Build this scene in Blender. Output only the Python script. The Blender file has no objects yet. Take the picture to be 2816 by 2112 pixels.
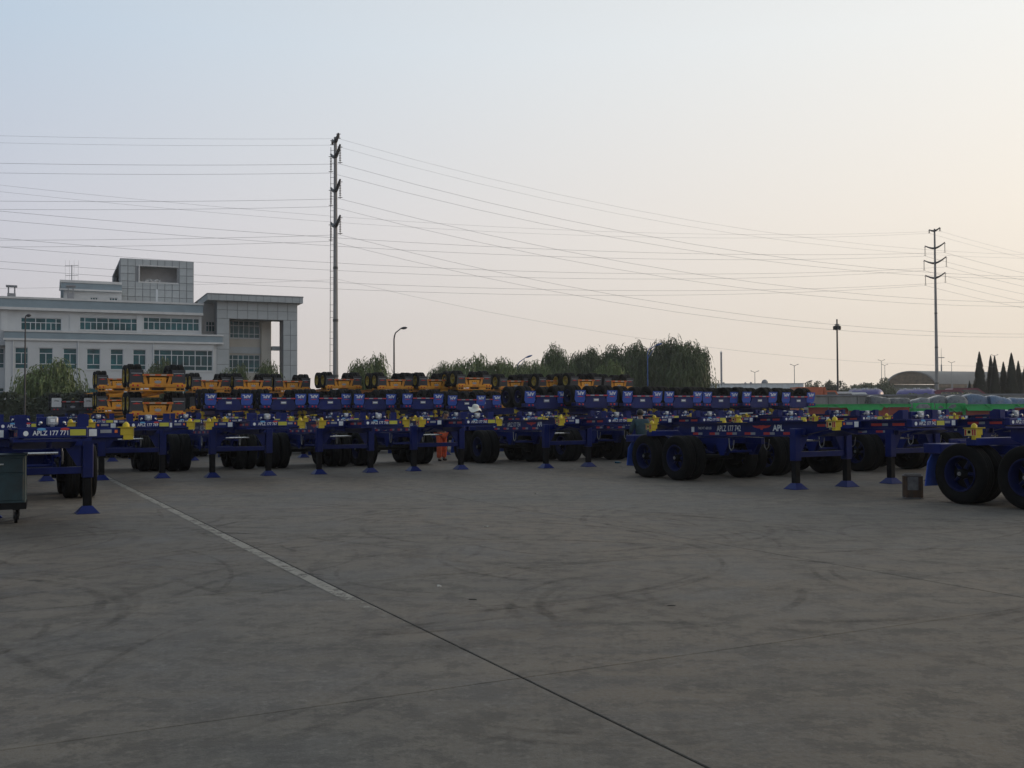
import bpy, math, random
from mathutils import Vector, Matrix, Euler
S = bpy.context.scene
COL = S.collection
rnd = random.Random(7)
R = math.radians
# ------------------------------------------------------------------ camera
CAM_Z = 1.65
FPX, CX, CY = 2840.0, 1408.0, 1056.0
cam = bpy.data.cameras.new('camera')
camo = bpy.data.objects.new('camera', cam)
COL.objects.link(camo)
CAMR = Matrix.Rotation(R(90 + 1.49), 3, 'X') @ Matrix.Rotation(R(-0.3), 3, 'Z')
camo.matrix_world = Matrix.Translation((0, 0, CAM_Z)) @ CAMR.to_4x4()
cam.sensor_width = 36.0
cam.lens = 36.0 * FPX / 2816.0
cam.clip_start = 0.1
cam.clip_end = 3000
S.camera = camo
# ------------------------------------------------------------------ light
SUN_AZ, SUN_EL = 62.0, 9.0          # degrees right of the view direction, above the horizon
W = bpy.data.worlds.new('World')
S.world = W
W.use_nodes = True
wn = W.node_tree.nodes
wl = W.node_tree.links
bg = wn['Background']
sky = wn.new('ShaderNodeTexSky')
sky.sky_type = 'NISHITA'
sky.sun_disc = False
sky.sun_elevation = R(SUN_EL)
sky.sun_rotation = R(SUN_AZ)
sky.air_density = 1.0
sky.dust_density = 5.0
sky.ozone_density = 1.5
sky.altitude = 0
# thick summer haze: the clear-sky colours are veiled by an even pale layer that is densest at the horizon
geo = wn.new('ShaderNodeTexCoord')
sep = wn.new('ShaderNodeSeparateXYZ')
wl.new(geo.outputs['Generated'], sep.inputs[0])
ramp = wn.new('ShaderNodeValToRGB')
wl.new(sep.outputs['Z'], ramp.inputs[0])
cr = ramp.color_ramp
HAZE = [(0.0, (0.62, 0.58, 0.61)), (0.035, (0.62, 0.585, 0.615)), (0.173, (0.57, 0.605, 0.725)), (0.333, (0.44, 0.585, 0.76)), (1.0, (0.33, 0.40, 0.48))]
GLOW = [(0.0, (1.0, 0.875, 0.72)), (0.035, (0.99, 0.87, 0.72)), (0.173, (1.06, 0.965, 0.83)), (0.333, (1.05, 1.03, 0.97)), (1.0, (0.60, 0.63, 0.64))]
cr.elements[0].position, cr.elements[0].color = HAZE[0][0], (*HAZE[0][1], 1)
cr.elements[1].position, cr.elements[1].color = HAZE[-1][0], (*HAZE[-1][1], 1)
for p_, c_ in HAZE[1:-1]:
    e_ = cr.elements.new(p_)
    e_.color = (*c_, 1)
ramp2 = wn.new('ShaderNodeValToRGB')
wl.new(sep.outputs['Z'], ramp2.inputs[0])
cr2 = ramp2.color_ramp
cr2.elements[0].position, cr2.elements[0].color = GLOW[0][0], (*GLOW[0][1], 1)
cr2.elements[1].position, cr2.elements[1].color = GLOW[-1][0], (*GLOW[-1][1], 1)
for p_, c_ in GLOW[1:-1]:
    e_ = cr2.elements.new(p_)
    e_.color = (*c_, 1)
sund = Vector((math.sin(R(SUN_AZ)) * math.cos(R(SUN_EL)), math.cos(R(SUN_AZ)) * math.cos(R(SUN_EL)), math.sin(R(SUN_EL))))
dot = wn.new('ShaderNodeVectorMath'); dot.operation = 'DOT_PRODUCT'
wl.new(geo.outputs['Generated'], dot.inputs[0])
dot.inputs[1].default_value = sund
glow = wn.new('ShaderNodeMapRange')
glow.inputs['From Min'].default_value = -0.15
glow.inputs['From Max'].default_value = 0.95
wl.new(dot.outputs['Value'], glow.inputs['Value'])
gmix = wn.new('ShaderNodeMix'); gmix.data_type = 'RGBA'
wl.new(glow.outputs[0], gmix.inputs[0])
wl.new(ramp.outputs[0], gmix.inputs[6])
wl.new(ramp2.outputs[0], gmix.inputs[7])
SKY_STRENGTH = 0.1
# haze scatters forward: the sky dims smoothly away from the sun
back = wn.new('ShaderNodeMapRange')
back.interpolation_type = 'SMOOTHSTEP'
back.inputs['From Min'].default_value = -1.0
back.inputs['From Max'].default_value = 0.12
back.inputs['To Min'].default_value = 0.42
back.inputs['To Max'].default_value = 1.0
wl.new(dot.outputs['Value'], back.inputs['Value'])
up = wn.new('ShaderNodeVectorMath'); up.operation = 'SCALE'
bmul = wn.new('ShaderNodeVectorMath'); bmul.operation = 'SCALE'
wl.new(gmix.outputs[2], bmul.inputs[0])
wl.new(back.outputs[0], bmul.inputs['Scale'])
wl.new(bmul.outputs[0], up.inputs[0])
up.inputs['Scale'].default_value = 1.0 / SKY_STRENGTH
veil = wn.new('ShaderNodeMix'); veil.data_type = 'RGBA'
veil.inputs[0].default_value = 0.92
wl.new(sky.outputs[0], veil.inputs[6])
wl.new(up.outputs[0], veil.inputs[7])
wl.new(veil.outputs[2], bg.inputs['Color'])
bg.inputs['Strength'].default_value = SKY_STRENGTH
sl = bpy.data.lights.new('sun', 'SUN')
sl.energy = 0.7
sl.angle = R(12)
sl.color = (1.0, 0.72, 0.45)
slo = bpy.data.objects.new('sun', sl)
COL.objects.link(slo)
slo.rotation_euler = (-sund).to_track_quat('-Z', 'Y').to_euler()
slo.location = (60, 30, 60)
S.view_settings.view_transform = 'Standard'
S.view_settings.look = 'None'
S.view_settings.exposure = 0.0
S.view_settings.gamma = 1.0
S.view_settings.use_curve_mapping = False
S.cycles.max_bounces = 6
S.cycles.volume_bounces = 0
S.cycles.transparent_max_bounces = 64
S.cycles.use_denoising = True

# ------------------------------------------------------------------ helpers
def ray(px, py):
    return (CAMR @ Vector(((px - CX) / FPX, -(py - CY) / FPX, -1.0)))
def at(px, py, D):
    d = ray(px, py)
    return Vector((0, 0, CAM_Z)) + d * (D / d.y)
def gnd(px, py):
    d = ray(px, py)
    return Vector((0, 0, CAM_Z)) + d * (-CAM_Z / d.z)

MATS = {}
def mat(name, col, rough=0.6, metal=0.0, var=0.12, scale=4.0, bump=0.0, spec=0.5, col2=None, stretch=None):
    if name in MATS:
        return MATS[name]
    m = bpy.data.materials.new(name)
    m.use_nodes = True
    nt = m.node_tree
    b = nt.nodes['Principled BSDF']
    b.inputs['Roughness'].default_value = rough
    b.inputs['Metallic'].default_value = metal
    b.inputs['Specular IOR Level'].default_value = spec
    if var <= 0:
        b.inputs['Base Color'].default_value = (*col, 1)
    else:
        tc = nt.nodes.new('ShaderNodeTexCoord')
        n = nt.nodes.new('ShaderNodeTexNoise')
        n.inputs['Scale'].default_value = scale
        n.inputs['Detail'].default_value = 5
        n.inputs['Roughness'].default_value = 0.65
        if stretch:
            mp = nt.nodes.new('ShaderNodeMapping')
            mp.inputs['Scale'].default_value = stretch
            nt.links.new(tc.outputs['Object'], mp.inputs[0])
            nt.links.new(mp.outputs[0], n.inputs['Vector'])
        else:
            nt.links.new(tc.outputs['Object'], n.inputs['Vector'])
        r = nt.nodes.new('ShaderNodeValToRGB')
        c2 = col2 or tuple(c * (1 - 2 * var) for c in col)
        c1 = col if col2 else tuple(min(1, c * (1 + var)) for c in col)
        r.color_ramp.elements[0].position = 0.3
        r.color_ramp.elements[1].position = 0.68
        r.color_ramp.elements[0].color = (*c2, 1)
        r.color_ramp.elements[1].color = (*c1, 1)
        nt.links.new(n.outputs['Fac'], r.inputs[0])
        oi = nt.nodes.new('ShaderNodeObjectInfo')
        mr = nt.nodes.new('ShaderNodeMapRange')
        mr.inputs['To Min'].default_value = 1 - var * 0.8
        mr.inputs['To Max'].default_value = 1 + var * 0.8
        nt.links.new(oi.outputs['Random'], mr.inputs['Value'])
        sc = nt.nodes.new('ShaderNodeVectorMath'); sc.operation = 'SCALE'
        nt.links.new(r.outputs[0], sc.inputs[0])
        nt.links.new(mr.outputs[0], sc.inputs['Scale'])
        nt.links.new(sc.outputs[0], b.inputs['Base Color'])
        rr = nt.nodes.new('ShaderNodeMapRange')
        rr.inputs['To Min'].default_value = max(0.05, rough - 0.12)
        rr.inputs['To Max'].default_value = min(1, rough + 0.12)
        nt.links.new(n.outputs['Fac'], rr.inputs['Value'])
        nt.links.new(rr.outputs[0], b.inputs['Roughness'])
        if bump:
            bp = nt.nodes.new('ShaderNodeBump')
            bp.inputs['Strength'].default_value = bump
            bp.inputs['Distance'].default_value = 0.02
            nt.links.new(n.outputs['Fac'], bp.inputs['Height'])
            nt.links.new(bp.outputs[0], b.inputs['Normal'])
    MATS[name] = m
    return m

class MB:
    def __init__(s):
        s.v, s.f, s.m, s.sm = [], [], [], []
    def add(s, vs, fs, mi=0, smooth=False):
        o = len(s.v)
        s.v += [tuple(p) for p in vs]
        s.f += [tuple(i + o for i in f) for f in fs]
        s.m += [mi] * len(fs)
        s.sm += [smooth] * len(fs)
        return s
    def box(s, x0, x1, y0, y1, z0, z1, mi=0):
        return s.add([(x0, y0, z0), (x1, y0, z0), (x1, y1, z0), (x0, y1, z0), (x0, y0, z1), (x1, y0, z1), (x1, y1, z1), (x0, y1, z1)],
                     [(0, 3, 2, 1), (4, 5, 6, 7), (0, 1, 5, 4), (1, 2, 6, 5), (2, 3, 7, 6), (3, 0, 4, 7)], mi)
    def cbox(s, x0, x1, y0, y1, z0, z1, c=0.01, mi=0):
        # box whose twelve edges are chamfered by c
        vs, ix = [], {}
        X, Y, Z = (x0, x1), (y0, y1), (z0, z1)
        for i in (0, 1):
            for j in (0, 1):
                for k in (0, 1):
                    sx, sy, sz = (c if i == 0 else -c), (c if j == 0 else -c), (c if k == 0 else -c)
                    for a, p in enumerate(((X[i], Y[j] + sy, Z[k] + sz), (X[i] + sx, Y[j], Z[k] + sz), (X[i] + sx, Y[j] + sy, Z[k]))):
                        ix[i, j, k, a] = len(vs); vs.append(p)
        g = lambda i, j, k, a: ix[i, j, k, a]
        fs = []
        for i in (0, 1):
            q = [g(i, 0, 0, 0), g(i, 1, 0, 0), g(i, 1, 1, 0), g(i, 0, 1, 0)]; fs.append(q if i else q[::-1])
            q = [g(0, i, 0, 1), g(0, i, 1, 1), g(1, i, 1, 1), g(1, i, 0, 1)]; fs.append(q if i else q[::-1])
            q = [g(0, 0, i, 2), g(1, 0, i, 2), g(1, 1, i, 2), g(0, 1, i, 2)]; fs.append(q if i else q[::-1])
            for j in (0, 1):
                q = [g(i, j, 0, 0), g(i, j, 1, 0), g(i, j, 1, 1), g(i, j, 0, 1)]; fs.append(q if (i ^ j) else q[::-1])
                q = [g(i, 0, j, 0), g(i, 0, j, 2), g(i, 1, j, 2), g(i, 1, j, 0)]; fs.append(q if (i ^ j) == 0 else q[::-1])
                q = [g(0, i, j, 1), g(0, i, j, 2), g(1, i, j, 2), g(1, i, j, 1)]; fs.append(q if (i ^ j) else q[::-1])
                for k in (0, 1):
                    q = [g(i, j, k, 0), g(i, j, k, 1), g(i, j, k, 2)]; fs.append(q if (i ^ j ^ k) else q[::-1])
        return s.add(vs, fs, mi)
    def tube(s, p0, p1, r0, r1=None, n=8, mi=0, caps=True, smooth=True):
        r1 = r0 if r1 is None else r1
        p0, p1 = Vector(p0), Vector(p1)
        d = (p1 - p0).normalized()
        a = d.orthogonal().normalized()
        b = d.cross(a)
        vs = []
        for p, r in ((p0, r0), (p1, r1)):
            for i in range(n):
                t = 2 * math.pi * i / n
                vs.append(p + a * (r * math.cos(t)) + b * (r * math.sin(t)))
        s.add(vs, [(i, (i + 1) % n, n + (i + 1) % n, n + i) for i in range(n)], mi, smooth)
        if caps:
            s.add(vs[:n], [tuple(range(n - 1, -1, -1))], mi)
            s.add(vs[n:], [tuple(range(n))], mi)
        return s
    def path(s, pts, rads, n=6, mi=0):
        for i in range(len(pts) - 1):
            s.tube(pts[i], pts[i + 1], rads[i], rads[i + 1], n, mi, caps=(i in (0, len(pts) - 2)))
        return s
    def lathe(s, prof, n=24, axis='X', o=(0, 0, 0), mi=0, smooth=True):
        # prof: list of (radius, position along the axis)
        vs = []
        for r, h in prof:
            for i in range(n):
                t = 2 * math.pi * i / n
                c, q = r * math.cos(t), r * math.sin(t)
                vs.append((o[0] + h, o[1] + c, o[2] + q) if axis == 'X' else (o[0] + c, o[1] + q, o[2] + h))
        fs = []
        for k in range(len(prof) - 1):
            for i in range(n):
                a, b2 = k * n + i, k * n + (i + 1) % n
                fs.append((a, b2, b2 + n, a + n))
        return s.add(vs, fs, mi, smooth)
    def prism(s, poly, axis, a, b, mi=0):
        # poly in the plane normal to axis: 'x' -> (y,z), 'y' -> (x,z), 'z' -> (x,y)
        def P(u, w, h):
            return (h, u, w) if axis == 'x' else (u, h, w) if axis == 'y' else (u, w, h)
        n = len(poly)
        vs = [P(u, w, a) for u, w in poly] + [P(u, w, b) for u, w in poly]
        fs = [tuple(range(n)), tuple(range(2 * n - 1, n - 1, -1))] + [(i, i + n, (i + 1) % n + n, (i + 1) % n) for i in range(n)]
        return s.add(vs, fs, mi)
    def quad(s, a, b, c, d, mi=0):
        return s.add([a, b, c, d], [(0, 1, 2, 3)], mi)
    def ball(s, c, r, n=10, k=6, sz=1.0, mi=0):
        prof = [(max(1e-4, r * math.sin(math.pi * i / k)), -r * sz * math.cos(math.pi * i / k)) for i in range(k + 1)]
        return s.lathe(prof, n, 'Z', c, mi)
    def mesh(s, name, mats, shear=None):
        me = bpy.data.meshes.new(name)
        vs = s.v if shear is None else [shear(p) for p in s.v]
        me.from_pydata(vs, [], s.f)
        for m in (mats if isinstance(mats, (list, tuple)) else [mats]):
            me.materials.append(m)
        me.polygons.foreach_set('material_index', s.m)
        me.polygons.foreach_set('use_smooth', s.sm)
        me.update()
        return me

def link(name, me, parent=None, loc=None, rot=None):
    o = bpy.data.objects.new(name, me)
    COL.objects.link(o)
    if parent is not None:
        o.parent = parent
    if loc is not None:
        o.location = loc
    if rot is not None:
        o.rotation_euler = rot
    return o
def tag(o, label=None, cat=None, group=None, kind=None):
    for k, x in (('label', label), ('category', cat), ('group', group), ('kind', kind)):
        if x:
            o[k] = x
    return o
def empty(name, loc, rot=(0, 0, 0)):
    o = link(name, None, None, loc, rot)
    o.empty_display_size = 0.2
    return o
TXT = {}
def text_geo(txt, size, xs=0.62, bold=0.0):
    """flat lettering: (verts2d, faces, width)"""
    key = (txt, size, xs, bold)
    if key in TXT:
        return TXT[key]
    cu = bpy.data.curves.new('lettering', 'FONT')
    cu.body = txt
    cu.size = size / 0.72
    cu.resolution_u = 3
    cu.offset = bold
    ob = bpy.data.objects.new('lettering', cu)
    COL.objects.link(ob)
    bpy.context.view_layer.update()
    me = ob.evaluated_get(bpy.context.evaluated_depsgraph_get()).to_mesh()
    vs = [(v.co.x * xs, v.co.y) for v in me.vertices]
    fs = [tuple(p.vertices) for p in me.polygons]
    ob.to_mesh_clear()
    bpy.data.objects.remove(ob)
    bpy.data.curves.remove(cu)
    x0 = min(v[0] for v in vs); x1 = max(v[0] for v in vs)
    TXT[key] = ([(v[0] - x0, v[1]) for v in vs], fs, x1 - x0)
    return TXT[key]
def put_text(mb, txt, size, org, right, upv, mi=0, xs=0.62, bold=0.0, center=False, width=None):
    vs, fs, w = text_geo(txt, size, xs, bold)
    k = 1.0 if width is None else width / w
    org, right, upv = Vector(org), Vector(right), Vector(upv)
    off = w * k / 2 if center else 0
    mb.add([org + right * (x * k - off) + upv * y for x, y in vs], fs, mi)

# ------------------------------------------------------------------ materials
M_BLUE = mat('blue_paint', (0.0042, 0.0150, 0.125), 0.38, var=0.14, scale=3, spec=0.22)
M_BLUE2 = mat('blue_dusty_paint', (0.032, 0.05, 0.28), 0.55, var=0.15, scale=5)
M_ORANGE = mat('orange_paint', (0.64, 0.265, 0.010), 0.5, var=0.14, scale=3)
M_NAVY = mat('dark_navy_paint', (0.012, 0.016, 0.03), 0.45, var=0.12)
M_FLAPB = mat('blue_rubber_flap', (0.036, 0.10, 0.46), 0.5, var=0.08)
M_FLAPK = mat('black_rubber_flap', (0.055, 0.058, 0.066), 0.55, var=0.1)
M_FLAPW = mat('white_plastic_flap', (0.75, 0.76, 0.76), 0.5, var=0.05)
M_TYRE = mat('tyre_rubber', (0.0060, 0.0060, 0.0058), 0.85, var=0.3, scale=9, bump=0.2, spec=0.18)
M_BLACK = mat('black_steel', (0.004, 0.004, 0.0045), 0.6, var=0.2, spec=0.2)
M_YEL = mat('yellow_paint', (0.60, 0.45, 0.02), 0.45, var=0.1)
M_YRIM = mat('yellow_rim_paint', (0.42, 0.30, 0.03), 0.5, var=0.15)
M_WHITE = mat('white_print', (0.78, 0.80, 0.80), 0.5, var=0.04)
M_RED = mat('red_print', (0.55, 0.035, 0.03), 0.45, var=0.08)
M_LAMP = mat('red_lens', (0.5, 0.02, 0.03), 0.25, var=0.0)
M_ORL = mat('orange_lens', (0.8, 0.16, 0.03), 0.3, var=0.0)
M_GREYT = mat('grey_reflector', (0.30, 0.31, 0.33), 0.4, var=0.05)
M_YLAB = mat('yellow_label', (0.50, 0.48, 0.05), 0.5, var=0.06)
M_STEEL = mat('bright_steel', (0.62, 0.62, 0.6), 0.28, 1.0, var=0.12)
M_DULL = mat('dull_steel', (0.33, 0.33, 0.33), 0.42, 0.7, var=0.2)
M_LBLUE = mat('sky_blue_decal', (0.10, 0.35, 0.62), 0.4, var=0.0)
M_SOCK = mat('grey_socket_casting', (0.42, 0.44, 0.46), 0.4, 0.5, var=0.15, scale=20)
# ------------------------------------------------------------------ container chassis
# local axes: +Y forward, +X the chassis' right-hand side, origin on the ground between the landing legs
SLOPE = 0.0188
M_YPALE = mat('pale_yellow_plate', (0.74, 0.62, 0.22), 0.5, var=0.08)
def sh(p):
    return (p[0], p[1], p[2] + SLOPE * (p[1] + 4.35))
Y_LOCK_F, Y_NOSE, Y_LOCK_R, Y_AX1, Y_AX2, Y_END = 1.5, 2.75, -4.50, -3.50, -4.75, -5.50
YAW = 28.3
def chassis_meshes(tag_, P, rimcol, flapm, style):
    """returns ordered part list: (name, mesh, parent index or None, location)"""
    out = []
    def part(name, mb, mats, par=None, loc=(0, 0, 0), shear=True):
        out.append([name, mb.mesh(name, mats, sh if shear else None), par, loc])
        return len(out) - 1
    # two longitudinal I-beams; the web deepens behind the landing legs
    for sx in (1, -1):
        b = MB()
        x = sx * 0.44
        poly = [(-4.3, 1.30), (-4.3, 1.12), (-4.05, 1.02), (-0.1, 1.02), (0.75, 1.18), (2.62, 1.18), (2.62, 1.30)]
        b.prism(poly if sx > 0 else poly, 'x', x - 0.006, x + 0.006)
        b.box(x - 0.075, x + 0.075, -4.3, 2.62, 1.298, 1.316)
        b.box(x - 0.075, x + 0.075, -4.05, -0.1, 1.004, 1.022)
        b.add([(x - .075, -.1, 1.004), (x + .075, -.1, 1.004), (x + .075, .75, 1.164), (x - .075, .75, 1.164),
               (x - .075, -.1, 1.022), (x + .075, -.1, 1.022), (x + .075, .75, 1.182), (x - .075, .75, 1.182)],
              [(0, 3, 2, 1), (4, 5, 6, 7), (0, 1, 5, 4), (1, 2, 6, 5), (2, 3, 7, 6), (3, 0, 4, 7)])
        b.box(x - 0.075, x + 0.075, .75, 2.62, 1.164, 1.182)
        part('main_rail', b, P)
    # cross members and coupler plate
    b = MB()
    for yy in (-3.6, -2.7, -1.8, -0.9, 0.2, 0.9):
        b.box(-.43, .43, yy - .04, yy + .04, 1.10 if yy < 0 else 1.2, 1.24 if yy < 0 else 1.28)
    b.box(-.50, .50, 0.9, 2.70, 1.120, 1.162)
    b.prism([(0.9, 1.12), (0.9, 1.162), (0.3, 1.05), (0.3, 1.0)], 'x', -.42, .42)
    b.tube((0, 2.0, 1.03), (0, 2.0, 1.13), .045, n=10)
    part('coupler_plate', b, P)
    # nose box
    b = MB()
    b.cbox(-.445, .445, 2.62, Y_NOSE, 1.175, 1.318, .008)
    b.box(-.445, .445, 1.75, 2.62, 1.318, 1.332)
    b.cbox(-.20, .20, 2.40, 2.52, 1.333, 1.47, .01)
    nose = part('nose', b, P)
    # container stops on the nose corners
    for sx in (1, -1):
        b = MB()
        x = sx * .40
        b.prism([(2.28, 1.332), (2.54, 1.332), (2.54, 1.50), (2.42, 1.50), (2.28, 1.42)], 'x', x - .012, x + .012)
        b.box(x - .075, x + .075, 2.54, 2.565, 1.332, 1.50)
        part('container_stop', b, P)
    # socket + gladhands + decals
    b = MB()
    b.cbox(-.075, .075, 2.53, 2.60, 1.345, 1.475, .02)
    b.cbox(-.03, .03, 2.601, 2.612, 1.39, 1.44, .004, 1)
    b.tube((0, 2.55, 1.36), (0, 2.61, 1.34), .03, n=8)
    part('electric_socket', b, [M_SOCK, M_WHITE])
    for sx, dm in ((1, M_LBLUE), (-1, M_RED)):
        b = MB()
        b.ball((sx * .15, 2.60, 1.385), .024, 10, 6)
        b.tube((sx * .15, 2.52, 1.385), (sx * .15, 2.58, 1.385), .014, n=6)
        b.tube((sx * .16, 2.60, 1.368), (sx * .175, 2.60, 1.356), .014, n=6)
        part('gladhand', b, M_STEEL)
        b = MB()
        n = 14
        ring = [(sx * .15 + .058 * math.cos(2 * math.pi * i / n), 2.64 + .045 * math.sin(2 * math.pi * i / n)) for i in range(n)]
        b.prism([(p[0], 1.296 + (p[1] - 2.64) * .42) for p in ring], 'y', 2.751, 2.755)
        part('oval_decal', b, dm)
    # front bolster (wings) and rear bolster
    b = MB()
    for sx in (1, -1):
        x0, x1 = sorted((sx * .50, sx * 1.20))
        b.cbox(x0, x1, 1.42, 1.58, 1.16, 1.312, .008)
        b.prism([(sx * .5, 1.16), (sx * 1.1, 1.16), (sx * .5, 1.04)], 'y', 1.47, 1.49)
    b.box(-.50, .50, 1.44, 1.56, 1.19, 1.285)
    part('front_bolster', b, P)
    b = MB()
    b.cbox(-1.20, 1.20, Y_LOCK_R - .11, Y_LOCK_R + .11, 1.02, 1.15, .01)
    part('rear_bolster', b, P)
    # twist locks
    for yy, z in ((Y_LOCK_F, 1.160), (Y_LOCK_R, 1.151)):
        for sx in (1, -1):
            b = MB()
            x = sx * 1.12
            zt = 1.312
            b.cbox(x - .095, x + .095, yy - .095, yy + .095, zt - .115, zt - .002, .006)
            b.box(x - .125, x + .125, yy - .125, yy + .125, zt, zt + .014)
            xi = x - sx * .05
            b.box(min(xi, xi + sx * .145), max(xi, xi + sx * .145), yy + .02, yy + .097, z - .03, zt - .115)
            xo = x + sx * .0955
            i = part('twist_lock', b, M_YEL)
            b = MB()
            b.lathe([(.052, zt + .0145), (.05, zt + .05), (.030, zt + .078), (.008, zt + .09), (.0005, zt + .091)], 10, 'Z', (x, yy, 0))
            part('lock_cone', b, M_YEL, i)
            b = MB()
            g = .002
            xs0, xs1 = sorted((xo + sx * .0005, xo + sx * .004))
            b.box(xs0, xs1, yy - .118, yy + .118, zt - .125, zt - .008, 0)
            xs0, xs1 = sorted((xo + sx * .004, xo + sx * .006))
            for y0 in (-.108, .034, .078):
                b.box(xs0, xs1, yy + y0, yy + y0 + .028, zt - .118, zt - .018, 1)
            b.tube((xo + sx * .004, yy - .022, zt - .06), (xo + sx * .007, yy - .022, zt - .06), .030, n=12, mi=2)
            b.tube((xo + sx * .02, yy - .02, zt - .15), (xo - sx * .16, yy + .02, zt - .16), .014, n=6, mi=3)
            part('lock_handle_plate', b, [M_YPALE, M_RED, M_BLACK, M_STEEL], i)
    # bogie
    b = MB()
    for sx in (1, -1):
        x = sx * .44
        b.box(x - .05, x + .05, -5.25, -2.3, .85, 1.003)
        for yy in (-2.62, -4.125):
            b.prism([(yy - .22, .86), (yy + .22, .86), (yy + .07, .60), (yy - .07, .60)], 'x', x - .07, x - .055)
            b.prism([(yy - .22, .86), (yy + .22, .86), (yy + .07, .60), (yy - .07, .60)], 'x', x + .055, x + .07)
        for ya in (Y_AX1, Y_AX2):
            for t in range(4):
                b.box(x - .04, x + .04, ya - .52 + t * .1, ya + .52 - t * .1, .635 + t * .018, .650 + t * .018)
    b.tube((-.44, -2.62, .68), (.44, -2.62, .68), .03, n=8)
    b.box(-.39, .39, -4.6, -4.5, .88, .98)
    b.box(-.39, .39, -2.9, -2.8, .88, .98)
    part('bogie_frame', b, P, shear=False)
    for ya in (Y_AX1, Y_AX2):
        b = MB()
        b.tube((-.98, ya, .525), (.98, ya, .525), .065, n=10)
        for sx in (1, -1):
            b.tube((sx * .52, ya, .525), (sx * .68, ya, .525), .20, n=16)
        part('axle', b, M_BLACK, shear=False)
    # wheels
    n = 32
    tp = [(.30, -.09), (.33, -.125), (.42, -.135), (.49, -.128), (.518, -.105), (.525, -.075), (.525, -.05), (.512, -.048), (.512, -.038), (.525, -.036),
          (.525, -.006), (.512, -.004), (.512, .004), (.525, .006), (.525, .036), (.512, .038), (.512, .048), (.525, .05), (.525, .075), (.518, .105), (.49, .128), (.42, .135), (.33, .125), (.30, .09)]
    tm = MB().lathe(tp, n, 'X').mesh('tyre', M_TYRE)
    rims = []
    for sx in (1, -1):
        b = MB()
        b.lathe([(.285, sx * .115), (.308, sx * .128), (.312, sx * .12), (.29, sx * .095), (.275, sx * .02), (.255, -sx * .03), (.25, -sx * .08)][::1], 28, 'X')
        b.lathe([(.0005, sx * .12), (.06, sx * .12), (.08, sx * .09), (.09, -sx * .1)], 14, 'X', mi=2)
        b.lathe([(.0005, -sx * .06), (.27, -sx * .06)], 20, 'X', mi=2)
        for k in range(5):
            a = k * 2 * math.pi / 5 + 1.2
            c_, q_ = math.cos(a), math.sin(a)
            b.tube((sx * .0, .09 * c_, .09 * q_), (-sx * .05, .262 * c_, .262 * q_), .04, .03, n=6)
            b.ball((-sx * .03, .225 * c_, .225 * q_), .02, 6, 4, mi=1)
        b.tube((sx * .12, 0, 0), (sx * .135, 0, 0), .035, n=10, mi=1)
        rims.append(b.mesh('rim', [rimcol, M_DULL, M_BLACK if style == 'blue' else rimcol]))
    for ya in (Y_AX1, Y_AX2):
        for sx in (1, -1):
            for x in (.77, 1.075):
                out.append(['wheel', tm, None, (sx * x, ya, .525)])
                if x > 1:
                    out.append(['rim', rims[0] if sx > 0 else rims[1], len(out) - 1, (0, 0, 0)])
    # landing legs
    for sx in (1, -1):
        b = MB()
        x = sx * .72
        b.cbox(x - .085, x + .085, -.085, .085, .585, 1.255, .012, 0)
        b.cbox(x - .066, x + .066, -.066, .066, .11, .585, .01, 1)
        i = part('landing_leg', b, [P, M_BLACK], shear=False)
        b = MB()
        a_, c_, z1 = .17, .075, .125
        vs = [(x - a_, -a_, .012), (x + a_, -a_, .012), (x + a_, a_, .012), (x - a_, a_, .012), (x - c_, -c_, z1), (x + c_, -c_, z1), (x + c_, c_, z1), (x - c_, c_, z1)]
        b.add(vs, [(4, 5, 6, 7), (0, 1, 5, 4), (1, 2, 6, 5), (2, 3, 7, 6), (3, 0, 4, 7)])
        b.box(x - a_ - .01, x + a_ + .01, -a_ - .01, a_ + .01, 0, .012)
        part('sand_shoe', b, P, i, shear=False)
    b = MB()
    b.box(-.634, .634, -.03, .03, .66, .77)
    for sx in (1, -1):
        b.prism([(sx * .634, 1.24), (sx * .634, .78), (sx * .56, .78), (sx * .38, 1.08), (sx * .38, 1.24)], 'y', -.02, .02)
        xa, xb = sorted((sx * .50, sx * .635))
        b.box(xa, xb, -.08, .08, 1.12, 1.25)
    part('leg_brace', b, P, shear=False)
    b = MB()
    b.tube((-.30, -.35, .985), (.22, -.35, .985), .022, n=10)
    b.tube((.22, -.35, .985), (.30, -.35, .985), .013, n=8)
    part('air_tank', b, M_STEEL, shear=False)
    b = MB()
    for sx in (1, -1):
        x = sx * .52
        b.path([(x, -2.35, 1.0), (x, -2.33, .78), (x, -2.27, .72), (x, -2.2, .78), (x, -2.17, .96)], [.011] * 5, 5)
    part('air_hose', b, M_DULL, shear=False)
    # rear: bumper, lights, flaps, underride frame
    b = MB()
    if style == 'blue':
        for sx in (1, -1):
            x0, x1 = sorted((sx * .62, sx * 1.21))
            b.cbox(x0, x1, Y_END, -5.12, .86, 1.03, .012)
        b.prism([(-.62, 1.10), (.62, 1.10), (.62, .86), (.52, .55), (-.52, .55), (-.62, .86)], 'y', -5.43, -5.39)
        b.box(-.62, .62, -5.25, -5.19, .86, 1.08)
    else:
        b.cbox(-1.21, 1.21, Y_END, -5.30, .92, 1.06, .01)
        b.box(-1.20, 1.20, -5.45, -5.31, 1.06, 1.075)
        b.box(-1.16, -.75, -5.47, -5.35, 1.075, 1.22)
        b.box(-.34, .34, -5.47, -5.35, 1.19, 1.22)
        b.box(-.75, -.34, -5.47, -5.35, 1.075, 1.22)
        b.box(.34, 1.16, -5.47, -5.35, 1.075, 1.22)
        b.box(-1.2, 1.2, -5.5, -5.31, 1.22, 1.236)
        b.box(-.36, .36, -5.46, -4.95, .62, .92)
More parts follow.
